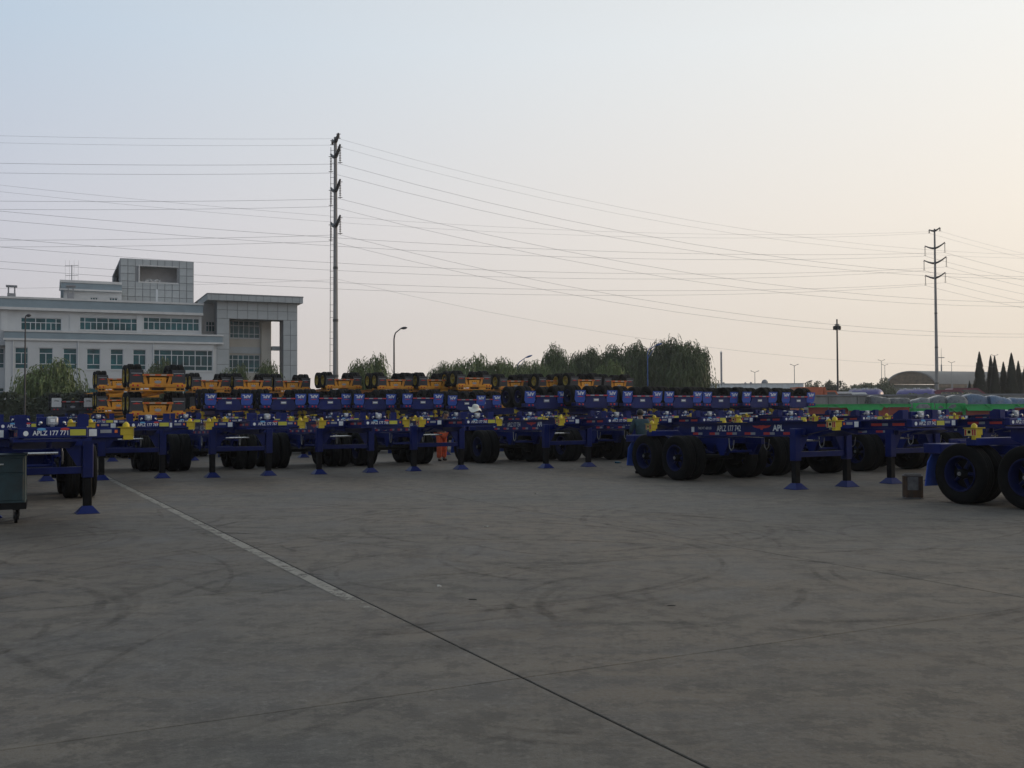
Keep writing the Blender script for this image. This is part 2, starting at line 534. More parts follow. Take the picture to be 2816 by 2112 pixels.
        for sx in (1, -1):
            x0, x1 = sorted((sx * .62, sx * .50))
            b.prism([(sx * .66, .52), (sx * .52, .52), (sx * .40, .92), (sx * .56, .92)], 'y', -5.41, -5.37)
            x0, x1 = sorted((sx * .65, sx * 1.1))
            b.box(x0, x1, -5.45, -5.35, .86, .92)
    bump = part('bumper', b, P, shear=False)
    if style == 'orange':
        b = MB()
        for x0, x1 in ((-1.13, -.98), (-.95, -.80), (.80, .95), (.98, 1.13), (-.26, .26)):
            b.box(x0, x1, -5.474, -5.4705, 1.10, 1.20)
        part('bumper_slot', b, M_BLACK, bump, shear=False)
        b = MB()
        b.box(.40, .58, -5.474, -5.4705, 1.10, 1.19, 0)
        b.box(.40, .58, -5.4765, -5.4745, 1.16, 1.19, 1)
        b.box(.64, .74, -5.474, -5.4705, 1.11, 1.18, 0)
        put_text(b, 'TRAC', .075, (-.12, Y_END - .003, .952), (1, 0, 0), (0, 0, 1), 1, .8, .004, width=.28)
        part('bumper_sticker', b, [M_WHITE, M_RED], bump, shear=False)
        b = MB()
        for x in (-.14, 0, .14):
            b.tube((x, -5.463, .72), (x, -5.4605, .72), .022, n=8)
        part('plate_hole', b, M_BLACK, shear=False)
    b = MB()
    for sx in (1, -1):
        for x in ((.80, 1.0) if style == 'blue' else (.86, 1.06)):
            zz = .945 if style == 'blue' else .99
            b.lathe([(.045, Y_END - .001), (.045, Y_END - .012), (.03, Y_END - .018), (.0005, Y_END - .019)], 10, 'X')
            # turn the just added lathe from the X to the Y axis and move it
            k = 4 * 10
            for j in range(len(b.v) - k, len(b.v)):
                q = b.v[j]
                b.v[j] = (sx * x + q[1], q[0], zz + q[2])
    part('tail_light', b, M_LAMP, bump, shear=False)
    b = MB()
    zb = .52 if style == 'blue' else .52
    b.cbox(-.66, .66, -5.49, -5.41, zb - .045, zb + .045, .008)
    g_ = part('underride_guard', b, P, shear=False)
    b = MB()
    for k in range(5):
        b.box(-.62 + k * .25, -.62 + k * .25 + .23, -5.496, -5.4905, zb - .03, zb + .02, k % 2)
    part('reflective_tape', b, [M_RED, M_GREYT], g_, shear=False)
    b = MB()
    if style == 'blue':
        b.cbox(-.15, .15, -5.445, -5.431, .66, .80, .004)
        b.box(-.12, .12, -5.447, -5.4455, .70, .76, 1)
    else:
        nn = 12
        b.prism([(.15 * math.cos(2 * math.pi * i / nn), .83 + .07 * math.sin(2 * math.pi * i / nn)) for i in range(nn)], 'y', -5.47, -5.4605)
    part('rear_plate', b, [M_GREYT, M_WHITE], shear=False)
    for sx in (1, -1):
        b = MB()
        if style == 'blue':
            po = [(sx * .66, .84), (sx * 1.12, .84), (sx * 1.20, .70), (sx * 1.20, .27), (sx * .62, .27), (sx * .62, .70)]
        elif style == 'white':
            po = [(sx * .64, .84), (sx * 1.20, .84), (sx * 1.20, .28), (sx * .68, .28), (sx * .64, .32)]
        else:
            po = [(sx * .62, .92), (sx * 1.20, .92), (sx * 1.20, .28), (sx * .62, .28)]
        # a hanging sheet that bows slightly towards the back at its foot
        rows = [.0, .25, .5, .75, 1.0]
        b.prism(po, 'y', -5.385, -5.365)
        b.v = [(p[0], p[1] - .10 * ((.92 - p[2]) / .64), p[2]) for p in b.v]
        f_ = part('mudflap', b, flapm, shear=False)
        b = MB()
        yb = lambda z: -5.385 - .10 * ((.92 - z) / .64) - .002
        xc = sx * .91
        if style == 'blue':
            vs, fs, w_ = text_geo('APL', .155, .85, .008)
            k = .44 / w_
            b.add([(xc - .22 + x * k, yb(.34 + y) - .004, .34 + y) for x, y in vs], fs, 0)
            em = emblem_poly(.36, .05)
            b.add([(xc + x, yb(.57 + z) - .004, .57 + z) for x, z in em], [tuple(range(len(em)))], 1)
            part('flap_lettering', b, [M_WHITE, M_RED], f_, shear=False)
        elif style == 'orange':
            b.add([(xc - .23, yb(.44) - .004, .435), (xc + .23, yb(.44) - .004, .435), (xc + .23, yb(.455) - .004, .45), (xc - .23, yb(.455) - .004, .45)], [(0, 1, 2, 3)], 0)
            em = emblem_poly(.34, .075)
            b.add([(xc + x, yb(.53 + z) - .004, .53 + z) for x, z in em], [tuple(range(len(em)))], 1)
            part('flap_lettering', b, [M_WHITE, M_RED], f_, shear=False)
        else:
            vs, fs, w_ = text_geo('TRAC', .085, .7, .003)
            k = .30 / w_
            b.add([(xc - .15 + x * k, yb(.42 + y) - .004, .42 + y) for x, y in vs], fs, 0)
            part('flap_lettering', b, [M_NAVY], f_, shear=False)
    return out
def emblem_poly(w, h):
    """a spread-wing badge outline, width w, height h, centred"""
    p = [(-.5, .4), (-.2, .35), (-.08, .5), (0, .42), (.08, .5), (.2, .35), (.5, .4), (.42, .05), (.25, -.2), (.1, -.25), (.05, -.6), (-.05, -.6), (-.1, -.25), (-.25, -.2), (-.42, .05)]
    return [(x * w, z * h) for x, z in p]

def decals(number):
    """front number and the markings on the flanks; parts as (name, mesh, None, loc)"""
    out = []
    def part(name, mb, mats):
        out.append([name, mb.mesh(name, mats, sh), None, (0, 0, 0)])
    yf = Y_NOSE + .002
    b = MB()
    put_text(b, number, .066, (.26, yf + .001, 1.213), (-1, 0, 0), (0, 0, 1), 0, .62, .001, width=.45)
    part('number_lettering', b, M_WHITE)
    b = MB()
    b.box(-.42, -.215, yf - .001, yf + .003, 1.205, 1.29)
    part('yellow_label', b, M_YLAB)
    b = MB()
    b.v, b.f, b.m, b.sm = [], [], [], []
    n = 14
    b.prism([(.345 + .033 * math.cos(2 * math.pi * i / n), 1.24 + .036 * math.sin(2 * math.pi * i / n)) for i in range(n)], 'y', yf, yf + .005)
    part('round_marker', b, M_WHITE)
    b = MB()
    yw = 1.5805
    for sx in (1, -1):
        b.box(*sorted((sx * .58, sx * .69)), yw, yw + .004, 1.19, 1.295, 0)
        b.box(*sorted((sx * .74, sx * .90)), yw, yw + .004, 1.235, 1.285, 1)
        b.box(*sorted((sx * .945, sx * .985)), yw, yw + .012, 1.235, 1.28, 2)
    part('wing_markers', b, [M_WHITE, M_GREYT, M_ORL])
    b = MB()
    for sx in (1, -1):
        x0, x1 = sorted((sx * .5152, sx * .518))
        for y0, w, mi in ((1.78, .26, 0), (2.05, .14, 1), (2.30, .28, 0), (.35, .22, 0), (.58, .1, 1)):
            xx0, xx1 = (sorted((sx * .447, sx * .4495)) if y0 < 1.7 else sorted((sx * .4475, sx * .4500)))
            b.box(xx0, xx1, y0, y0 + w, 1.205, 1.255, mi)
        for k in range(6):
            y0 = -3.75 + k * .62
            xx0, xx1 = sorted((sx * .447, sx * .4495))
            b.box(xx0, xx1, y0, y0 + .20, 1.04, 1.095, 0)
            b.box(xx0, xx1, y0 + .20, y0 + .35, 1.04, 1.095, 1)
    part('reflective_tape', b, [M_RED, M_GREYT])
    for sx in (1, -1):
        b = MB()
        xf = sx * .4505
        if sx > 0:
            rt, s0 = (0, 1, 0), 1
        else:
            rt, s0 = (0, -1, 0), -1
        Y = lambda y: y if sx > 0 else (-3.2 - y)
        put_text(b, number, .135, (xf, Y(-2.86), 1.125), rt, (0, 0, 1), 0, .6, .002, width=.84)
        put_text(b, 'TARE WT. 6800 LBS', .06, (xf, Y(-3.56), 1.17), rt, (0, 0, 1), 0, .6, .0, width=.50)
        put_text(b, 'APL', .13, (xf, Y(-.98), 1.125), rt, (0, 0, 1), 0, .85, .006, width=.34)
        em = emblem_poly(.60, .095)
        b.add([(xf, Y(-1.33) + x, 1.205 + z) for x, z in em], [tuple(range(len(em)))], 1)
        b.box(*sorted((xf, xf - sx * .002)), Y(-3.76) - .055, Y(-3.76) + .055, 1.11, 1.23, 0)
        part('side_lettering', b, [M_WHITE, M_RED])
    return out

M_BRIM = mat('dark_blue_rim_paint', (0.0028, 0.009, 0.070), 0.5, var=0.2, spec=.2)
BLUE = chassis_meshes('b', M_BLUE, M_BRIM, M_FLAPB, 'blue')
ORNG = chassis_meshes('o', M_ORANGE, M_YRIM, M_FLAPK, 'orange')
DARK = chassis_meshes('n', M_NAVY, M_NAVY, M_FLAPW, 'white')
FRONT_SKIP = set()
def inst(spec, root, skip=()):
    made = []
    for name, me, par, loc in spec:
        if name in skip or (par is not None and made[par] is None):
            made.append(None)
            continue
        o = bpy.data.objects.new(name, me)
        COL.objects.link(o)
        o.parent = root if par is None else made[par]
        o.location = loc
        if name in ('reflective_tape', 'coupler_plate', 'wing_markers', 'air_hose', 'tail_light', 'bogie_frame', 'leg_brace', 'side_lettering', 'number_lettering', 'flap_lettering', 'bumper_slot', 'bumper_sticker', 'plate_hole'):
            o['kind'] = 'stuff'
        made.append(o)
GB = 'blue container chassis parked nose to the yard'
REARBITS = ('tail_light', 'reflective_tape', 'flap_lettering', 'rear_plate')
def upright(x, y, number, label, yaw=YAW, spec=None, skip=(), marks=True, group=GB):
    r = empty('container_chassis', (x, y, 0), (0, 0, R(180 + yaw + rnd.uniform(-.6, .6))))
    tag(r, label, 'chassis', group)
    inst(spec or BLUE, r, skip)
    if marks:
        inst(decals(number), r)
    return r
def inverted(x, y, z0, spec, label, group, yaw=YAW, skip=()):
    """x, y: middle of the rear end, which faces the camera; wheels up"""
    fx, fy = -math.sin(R(yaw)), math.cos(R(yaw))
    e = Euler((0, R(180), R(yaw)))
    M = Matrix.Rotation(R(yaw), 4, 'Z') @ Matrix.Rotation(R(180), 4, 'Y')
    r = empty('container_chassis', (x + fx * 5.45, y + fy * 5.45, z0), M.to_euler())
    tag(r, label, 'chassis', group)
    inst(spec, r, skip)
    return r
# ------------------------------------------------------------------ ground
def ground_material():
    m = bpy.data.materials.new('worn_concrete')
    m.use_nodes = True
    nt = m.node_tree; N = nt.nodes; L = nt.links
    b = N['Principled BSDF']
    geo = N.new('ShaderNodeNewGeometry')
    P = geo.outputs['Position']
    def noise(scale, detail=4, rough=.6, src=None, sc=None):
        n = N.new('ShaderNodeTexNoise')
        n.inputs['Scale'].default_value = scale
        n.inputs['Detail'].default_value = detail
        n.inputs['Roughness'].default_value = rough
        if sc:
            mp = N.new('ShaderNodeMapping')
            mp.inputs['Rotation'].default_value = (0, 0, R(sc[3]))
            mp.inputs['Scale'].default_value = sc[:3]
            L.new(P, mp.inputs[0]); L.new(mp.outputs[0], n.inputs['Vector'])
        else:
            L.new(src or P, n.inputs['Vector'])
        return n.outputs['Fac']
    def ramp(f, stops):
        r = N.new('ShaderNodeValToRGB')
        e = r.color_ramp.elements
        e[0].position, e[0].color = stops[0][0], (*stops[0][1], 1)
        e[1].position, e[1].color = stops[-1][0], (*stops[-1][1], 1)
        for p, c in stops[1:-1]:
            q = e.new(p); q.color = (*c, 1)
        L.new(f, r.inputs[0])
        return r.outputs[0]
    def rng(f, a, b_, c=0., d=1., smooth=True):
        r = N.new('ShaderNodeMapRange')
        if smooth: r.interpolation_type = 'SMOOTHSTEP'
        for k, v in zip(('From Min', 'From Max', 'To Min', 'To Max'), (a, b_, c, d)):
            r.inputs[k].default_value = v
        L.new(f, r.inputs['Value'])
        return r.outputs[0]
    def math_(op, a, b_=None):
        n = N.new('ShaderNodeMath'); n.operation = op
        for i, x in enumerate((a, b_)):
            if x is None: continue
            if isinstance(x, (int, float)): n.inputs[i].default_value = x
            else: L.new(x, n.inputs[i])
        return n.outputs[0]
    def mix(f, a, b_, mode='MIX'):
        n = N.new('ShaderNodeMix'); n.data_type = 'RGBA'; n.blend_type = mode
        for i, x in ((0, f), (6, a), (7, b_)):
            if isinstance(x, (int, float)): n.inputs[i].default_value = x
            elif isinstance(x, tuple): n.inputs[i].default_value = (*x, 1)
            else: L.new(x, n.inputs[i])
        return n.outputs[2]
    big = noise(.11, 3, .5)
    mid = noise(.7, 6, .7)
    fine = noise(26, 4, .7)
    grit = noise(110, 2, .6)
    base = ramp(big, [(.38, (.102, .094, .080)), (.50, (.144, .116, .086)), (.62, (.174, .133, .092))])
    base = mix(rng(mid, .46, .66, 0, .70), base, (.195, .170, .136))
    base = mix(rng(mid, .35, .49, .52, 0), base, (.066, .060, .052))
    # rubbed-in streaks where trucks turn
    st = noise(1.0, 5, .7, sc=(.16, 2.2, 1, 24))
    base = mix(rng(st, .48, .64, 0, .46), base, (.085, .078, .070))
    st2 = noise(1.0, 5, .7, sc=(2.0, .2, 1, -28))
    base = mix(rng(st2, .52, .68, 0, .34), base, (.095, .085, .076))
    # pale dusty and rusty blotches
    base = mix(rng(noise(.23, 4, .6), .6, .74, 0, .30), base, (.19, .145, .105))
    base = mix(rng(fine, .40, .70, 0, .34, False), base, (.21, .20, .18))
    base = mix(rng(grit, .56, .68, 0, .45), base, (.06, .056, .05))
    base = mix(rng(noise(3.2, 6, .8), .42, .53, .55, 0), base, (.062, .055, .047))
    base = mix(rng(noise(9.0, 5, .8), .54, .66, 0, .45), base, (.21, .19, .16))
    base = mix(rng(noise(5.0, 3, .7), .66, .74, 0, .5), base, (.055, .05, .045))
    oi = N.new('ShaderNodeObjectInfo')
    sc = N.new('ShaderNodeVectorMath'); sc.operation = 'SCALE'
    L.new(base, sc.inputs[0]); L.new(rng(oi.outputs['Random'], 0, 1, .88, 1.02, False), sc.inputs['Scale'])
    L.new(sc.outputs[0], b.inputs['Base Color'])
    L.new(rng(mid, .3, .7, .62, .86), b.inputs['Roughness'])
    b.inputs['Specular IOR Level'].default_value = .35
    bp = N.new('ShaderNodeBump'); bp.inputs['Strength'].default_value = .35; bp.inputs['Distance'].default_value = .01
    L.new(math_('ADD', fine, math_('MULTIPLY', grit, .5)), bp.inputs['Height'])
    L.new(bp.outputs[0], b.inputs['Normal'])
    return m
M_CONC = ground_material()
b = MB()
gx = [-1200, -60, -20, 20, 60, 1200]; gy = [-60, -10, 30, 80, 300, 1600]
for i in range(5):
    for j in range(5):
        b.quad((gx[i], gy[j], 0), (gx[i + 1], gy[j], 0), (gx[i + 1], gy[j + 1], 0), (gx[i], gy[j + 1], 0))
b.v = [(p[0], p[1], -.018) for p in b.v]
GROUND = tag(link('ground', b.mesh('ground', M_CONC)), kind='structure')
YU = Vector((-math.sin(R(27.3)), math.cos(R(27.3)), 0))      # along the slab joints, away from the camera
YN = Vector((math.cos(R(27.3)), math.sin(R(27.3)), 0))
SW, SLn = 5.1, 3.92
ms = MB().cbox(-SW / 2 + .008, SW / 2 - .008, -SLn / 2 + .005, SLn / 2 - .005, -.0175, 0, .004).mesh('concrete_slab', M_CONC)
for i in range(-14, 12):
    for j in range(-8, 22):
        c = YN * (3.0 + SW * (i + .5)) + YU * (5.69 + SLn * (j + .5))
        if -3 < c.y < 52 and abs(c.x) < .53 * max(c.y, 0) + 6:
            o = link('concrete_slab', ms, GROUND, (c.x, c.y, 0), (0, 0, R(27.3)))
# the worn painted line along one joint
def paint_material():
    m = bpy.data.materials.new('worn_line_paint'); m.use_nodes = True
    nt = m.node_tree; N = nt.nodes; L = nt.links
    pb = N['Principled BSDF']; pb.inputs['Base Color'].default_value = (.34, .32, .275, 1); pb.inputs['Roughness'].default_value = .8
    tr = N.new('ShaderNodeBsdfTransparent'); mx = N.new('ShaderNodeMixShader')
    tc = N.new('ShaderNodeTexCoord')
    n = N.new('ShaderNodeTexNoise'); n.inputs['Scale'].default_value = 4.2; n.inputs['Detail'].default_value = 9; n.inputs['Roughness'].default_value = .82
    L.new(tc.outputs['Object'], n.inputs['Vector'])
    sp = N.new('ShaderNodeSeparateXYZ'); L.new(tc.outputs['Object'], sp.inputs[0])
    # the paint is rubbed away towards the near end, where traffic crosses it
    w = N.new('ShaderNodeMapRange'); w.inputs['From Min'].default_value = 6.6; w.inputs['From Max'].default_value = 9.4; w.inputs['To Min'].default_value = -.22; w.inputs['To Max'].default_value = .075
    L.new(sp.outputs['Y'], w.inputs['Value'])
    ad = N.new('ShaderNodeMath'); L.new(n.outputs['Fac'], ad.inputs[0]); L.new(w.outputs[0], ad.inputs[1])
    r = N.new('ShaderNodeMapRange'); r.inputs['From Min'].default_value = .45; r.inputs['From Max'].default_value = .57
    r.inputs['To Max'].default_value = .75
    L.new(ad.outputs[0], r.inputs['Value'])
    L.new(r.outputs[0], mx.inputs[0]); L.new(tr.outputs[0], mx.inputs[1]); L.new(pb.outputs[0], mx.inputs[2])
    L.new(mx.outputs[0], N['Material Output'].inputs[0])
    return m
b = MB()
for k in range(24):
    y0, y1 = 6.5 + k, 7.5 + k
    b.quad((-.15, y0, .004), (-.02, y0, .004), (-.02, y1, .004), (-.15, y1, .004))
tag(link('painted_line', b.mesh('painted_line', paint_material()), None, YN * 3.0, (0, 0, R(27.3))), kind='structure')

# rubber scuffs left by turning trucks: thin curved ribbons on the slabs
def scuff_material():
    m = bpy.data.materials.new('rubber_scuff'); m.use_nodes = True
    nt = m.node_tree; N = nt.nodes; L = nt.links
    pb = N['Principled BSDF']; pb.inputs['Base Color'].default_value = (.045, .034, .026, 1); pb.inputs['Roughness'].default_value = .75
    tr = N.new('ShaderNodeBsdfTransparent'); mx = N.new('ShaderNodeMixShader')
    geo = N.new('ShaderNodeNewGeometry')
    n = N.new('ShaderNodeTexNoise'); n.inputs['Scale'].default_value = .9; n.inputs['Detail'].default_value = 6; n.inputs['Roughness'].default_value = .7
    L.new(geo.outputs['Position'], n.inputs['Vector'])
    n2 = N.new('ShaderNodeTexNoise'); n2.inputs['Scale'].default_value = 14; n2.inputs['Detail'].default_value = 3
    L.new(geo.outputs['Position'], n2.inputs['Vector'])
    uv = N.new('ShaderNodeVertexColor') if False else N.new('ShaderNodeAttribute'); uv.attribute_name = 'wear'
    r = N.new('ShaderNodeMapRange'); r.inputs['From Min'].default_value = .38; r.inputs['From Max'].default_value = .66; r.inputs['To Max'].default_value = 1.0
    L.new(n.outputs['Fac'], r.inputs['Value'])
    r2 = N.new('ShaderNodeMapRange'); r2.inputs['From Min'].default_value = .3; r2.inputs['From Max'].default_value = .65; r2.inputs['To Min'].default_value = .35
    L.new(n2.outputs['Fac'], r2.inputs['Value'])
    m1 = N.new('ShaderNodeMath'); m1.operation = 'MULTIPLY'; L.new(r.outputs[0], m1.inputs[0]); L.new(uv.outputs['Fac'], m1.inputs[1])
    m2 = N.new('ShaderNodeMath'); m2.operation = 'MULTIPLY'; L.new(m1.outputs[0], m2.inputs[0]); L.new(r2.outputs[0], m2.inputs[1])
    L.new(m2.outputs[0], mx.inputs[0]); L.new(tr.outputs[0], mx.inputs[1]); L.new(pb.outputs[0], mx.inputs[2])
    L.new(mx.outputs[0], N['Material Output'].inputs[0])
    return m
q = random.Random(99)
b = MB(); wear = []
def arc(cx, cy, rad, a0, a1, w, a, z):
    n = max(10, int(abs(a1 - a0) * rad / .25))
    r0 = rad
    for k in range(n + 1):
        t = a0 + (a1 - a0) * k / n
        rr = r0 * (1 + .10 * (k / n))
        e = min(1, 4 * k / n, 4 * (1 - k / n))
        c_, s_ = math.cos(t), math.sin(t)
        o_ = len(b.v)
        for d, al in ((-1, 0), (-.45, 1), (.45, 1), (1, 0)):
            b.v.append((cx + c_ * (rr + d * w), cy + s_ * (rr + d * w), z)); wear.append(a * e * al)
        if k:
            for i in range(3):
                b.f.append((o_ - 4 + i, o_ - 3 + i, o_ + 1 + i, o_ + i)); b.m.append(0); b.sm.append(False)
z_ = .0006
hubs = [(-4.6, 9.6), (-3.2, 11.2), (-5.4, 8.4), (.2, 12.6), (1.2, 13.8), (-.8, 12.0), (2.6, 14.2), (-2.0, 15.0), (4.6, 13.0), (5.2, 9.0), (2.2, 9.2), (-1.0, 8.5), (7.0, 16.0), (-7.5, 14.0)]
for i in range(230):
    hx, hy = q.choice(hubs)
    cx, cy = hx + q.gauss(0, 1.0), hy + q.gauss(0, 1.2)
    rad = q.choice((q.uniform(.9, 2.4), q.uniform(1.6, 3.4), q.uniform(3.5, 8)))
    a0 = q.uniform(0, 6.28); sp = q.uniform(.7, 2.4) if rad < 3.5 else q.uniform(.35, 1.0)
    w = q.uniform(.025, .07) if q.random() < .75 else q.uniform(.08, .14)
    a = q.uniform(.18, .50) if w < .075 else q.uniform(.08, .20)
    arc(cx, cy, rad, a0, a0 + sp, w, a, z_); z_ += .00002
    if q.random() < .45:
        arc(cx, cy, rad + q.uniform(.14, .34), a0 + q.uniform(-.1, .1), a0 + sp * q.uniform(.8, 1.1), w, a * .8, z_); z_ += .00002
for i in range(34):
    # long, nearly straight drag marks running across the lanes
    cx, cy = q.uniform(-9, 9), q.uniform(7, 22)
    rad = q.uniform(14, 40); t0 = q.uniform(.9, 2.0) + (math.pi if q.random() < .5 else 0)
    ox, oy = cx - rad * math.cos(t0), cy - rad * math.sin(t0)
    arc(ox, oy, rad, t0, t0 + q.uniform(2.5, 7) / rad, q.uniform(.04, .12), q.uniform(.10, .28), z_); z_ += .00002
me = b.mesh('tyre_marks', scuff_material())
at_ = me.attributes.new('wear', 'FLOAT', 'POINT'); at_.data.foreach_set('value', wear)
tag(link('tyre_marks', me), kind='stuff')
# ------------------------------------------------------------------ chassis rows
N_ = lambda k: 'APLZ 177 %d' % k
upright(-7.66, 16.76, N_(771), 'blue chassis numbered 177 771, the nearest one beside the teal tool cart')
upright(6.5, 21.75, N_(742), 'blue chassis numbered 177 742 standing broadside with its whole flank and rear wheels in view')
upright(9.03, 23.3, N_(753), 'blue chassis numbered 177 753 between chassis 742 and the nearest rear wheels')
upright(10.98, 14.2, N_(741), 'nearest blue chassis with large rear wheels beside the rusty can')
upright(11.8, 24.9, N_(740), 'blue chassis with its legs hidden behind the nearest rear wheels, right of chassis 753')
upright(14.7, 26.6, N_(739), 'blue chassis mostly hidden behind the nearest one at the right edge')
row1 = [(-14.6, 24.0, 773, 'blue chassis in the front row almost hidden behind chassis 771'),
        (-12.0, 24.9, 770, 'blue chassis in the front row between chassis 771 and chassis 769'),
        (-9.5, 25.85, 769, 'blue chassis numbered 177 769 in front of the tall orange stack'),
        (-7.0, 26.65, 767, 'blue chassis numbered 177 767 in the front row, next after chassis 769'),
        (-4.5, 27.8, 766, 'blue chassis numbered 177 766 in the front row with the orange-trousered worker to its side'),
        (-2.1, 29.0, 765, 'blue chassis numbered 177 765 under the man in the white sun hat'),
        (1.6, 30.1, 754, 'blue chassis numbered 177 754 whose flank shows the number again beside a red badge'),
        (4.3, 31.2, 755, 'blue chassis numbered 177 755 with its nose showing above chassis 742'),
        (6.9, 32.3, 762, 'blue chassis numbered 177 762 behind the badge end of chassis 742'),
        (9.5, 33.4, 748, 'blue front-row chassis with its nose behind the front corner of chassis 742'),
        (12.1, 34.5, 747, 'blue front-row chassis with its nose behind the number of chassis 742'),
        (14.7, 35.6, 746, 'blue front-row chassis with its nose behind chassis 753'),
        (17.3, 36.7, 745, 'last blue front-row chassis at the edge of the picture behind the nearest chassis')]
for x, y, k, lab in row1:
    upright(x, y, N_(k), lab)
row2x = [(769, 'second-row blue chassis in front of the tall near orange stack'), (767, 'second-row blue chassis below the leftmost pair of APL flaps'), (766, 'second-row blue chassis just left of the worker in orange trousers, deeper than the front row'),
         (765, 'second-row blue chassis between the orange-trousered worker and the white sun hat'), (754, 'second-row blue chassis numbered 177 752, directly behind chassis 754'), (755, 'second-row blue chassis over the head of the man in the dark teal shirt'),
         (762, 'second-row blue chassis behind the rear wheels of the broadside chassis 742'), (748, 'second-row blue chassis in front of the last of the upside-down blue chassis'), (747, 'second-row blue chassis below the left end of the green trailers'),
         (746, 'second-row blue chassis below the goalpost frame of the green trailer'), (745, 'second-row blue chassis at the far right below the cypresses')]
d1 = {k: (x, y) for x, y, k, l in row1}
for i, (k, lab) in enumerate(row2x):
    x, y = d1[k]
    upright(x - 4.75 + rnd.uniform(-.15, .15), y + 8.8 + rnd.uniform(-.3, .3), N_(752 if k == 754 else 720 + i), lab, skip=('rear_plate', 'air_hose', 'flap_lettering', 'air_tank'))

# stacks: a chassis on its wheels with another upside down on its deck, rear end towards the yard
ORD = ['first', 'second', 'third', 'fourth', 'fifth', 'sixth', 'seventh', 'eighth', 'ninth', 'tenth', 'eleventh', 'twelfth', 'thirteenth', 'fourteenth']
GI = 'upside-down blue chassis stacked on others'
bl = [(580, 679, 52.6), (733, 827, 54.0), (863, 954, 55.0), (988, 1076, 55.6), (1121, 1206, 56.2), (1246, 1322, 59.5), (1458, 1549, 49.5), (1595, 1685, 49.6), (1726, 1809, 51.5), (1841, 1919, 53.2), (1946, 2020, 54.4), (2053, 2127, 55.2), (2163, 2230, 57.2)]
for i, (a, c, D) in enumerate(bl):
    p = at((a + c) / 2, 1100, D)
    lab = 'upside-down blue chassis, %s from the left of the stacked row with APL flaps' % ORD[i]
    lab2 = None
    if i == 12: lab = 'upside-down blue chassis at the right end of the stacked row, beside the green trailers'
    if i == 0: lab = 'upside-down blue chassis at the left end of the stacked row, touching the tall orange stack'
    if i == 5: lab = 'upside-down blue chassis set back deeper than its row, behind the white sun hat'
    inverted(p.x, p.y, (2.87 if i != 5 else 2.80) + rnd.uniform(-.015, .02), BLUE, lab, GI, yaw=YAW + rnd.uniform(-.8, .8), skip=('landing_leg', 'leg_brace', 'air_hose', 'air_tank', 'lock_handle_plate', 'oval_decal'))
    fx, fy = math.sin(R(YAW)), -math.cos(R(YAW))
    lx, ly = p.x + fx * (.35 - 2.75), p.y + fy * (.35 - 2.75)
    upright(lx, ly, N_(700 + i), 'blue chassis on its wheels under the %s upside-down blue chassis from the left' % ORD[i],
            skip=('rim', 'rear_plate', 'air_hose', 'air_tank', 'underride_guard', 'mudflap', 'tail_light', 'round_marker'), group='blue chassis carrying upside-down ones')
# one deeper in the stacks showing a single flap
p = at(1330, 1100, 62.5)
inverted(p.x, p.y, 2.87, BLUE, 'upside-down blue chassis deep in the stacks with a single flap in view', GI, skip=('landing_leg', 'leg_brace', 'air_hose', 'air_tank', 'lock_handle_plate', 'oval_decal'))
# orange row behind
GO = 'upside-down orange chassis in tall stacks'
og = [(541, 622, 65.0), (657, 736, 65.8), (767, 842, 67.5), (909, 983, 66.6), (1051, 1126, 65.6), (1164, 1236, 66.2), (1269, 1340, 65.4), (1386, 1450, 69.5), (1493, 1557, 69.2), (1580, 1645, 68.2), (1673, 1732, 71.0)]
SK = ('landing_leg', 'leg_brace', 'air_hose', 'air_tank', 'lock_handle_plate', 'oval_decal', 'gladhand', 'electric_socket', 'twist_lock')
for i, (a, c, D) in enumerate(og):
    p = at((a + c) / 2, 1060, D)
    lab = 'upside-down orange chassis, %s from left in the long row above the blue' % ORD[i]
    if i == 10: lab = 'upside-down orange chassis at the right end of the long row, before the big willow'
    if i == 3: lab = 'upside-down orange chassis just right of the foot of the tall near pylon'
    if i == 2: lab = 'upside-down orange chassis just left of the foot of the tall near pylon'
    z0 = 4.16 + (0.08 if i in (3, 6) else 0)
    inverted(p.x, p.y, z0, ORNG, lab, GO, skip=SK)
    inverted(p.x - .25, p.y + .45, z0 - 1.24, ORNG, 'orange chassis directly under the topmost one that is %s from left in the long row' % ORD[i], 'orange chassis underneath', skip=SK + ('rim', 'flap_lettering', 'rear_plate'))
    inverted(p.x - .4, p.y + .8, z0 - 2.48, ORNG, 'lowest orange chassis of the stack that is %s from left in the long row' % ORD[i], 'orange chassis underneath', skip=SK + ('rim', 'flap_lettering', 'rear_plate', 'mudflap', 'container_stop', 'tail_light', 'underride_guard'))
# the tall near stack at the left
p = at(434, 1080, 46.4)
for k, z0 in enumerate((3.86, 2.60, 1.36)):
    inverted(p.x, p.y + .02 * k, z0, ORNG, ('top', 'middle', 'bottom')[k] + ' orange chassis of the tall near stack at the left, wheels upward', GO, skip=SK)
p = at(327, 1060, 61.5)
for k, z0 in enumerate((4.18, 2.92, 1.66)):
    inverted(p.x - .1 * k, p.y + .2 * k, z0, ORNG, ('top', 'middle', 'bottom')[k] + ' orange chassis of the stack peeking out left of the tall near stack', GO, skip=SK)
p = at(200, 1110, 64.0)
inverted(p.x, p.y, 2.87, DARK, 'dark upside-down chassis with white mudflaps before the hedge', None, skip=SK)
fx, fy = math.sin(R(YAW)), -math.cos(R(YAW))
upright(p.x - fx * 2.4, p.y - fy * 2.4, N_(698), 'blue chassis on its wheels under the dark one with white flaps', skip=('rim', 'air_hose', 'mudflap', 'tail_light'), group='blue chassis carrying upside-down ones')
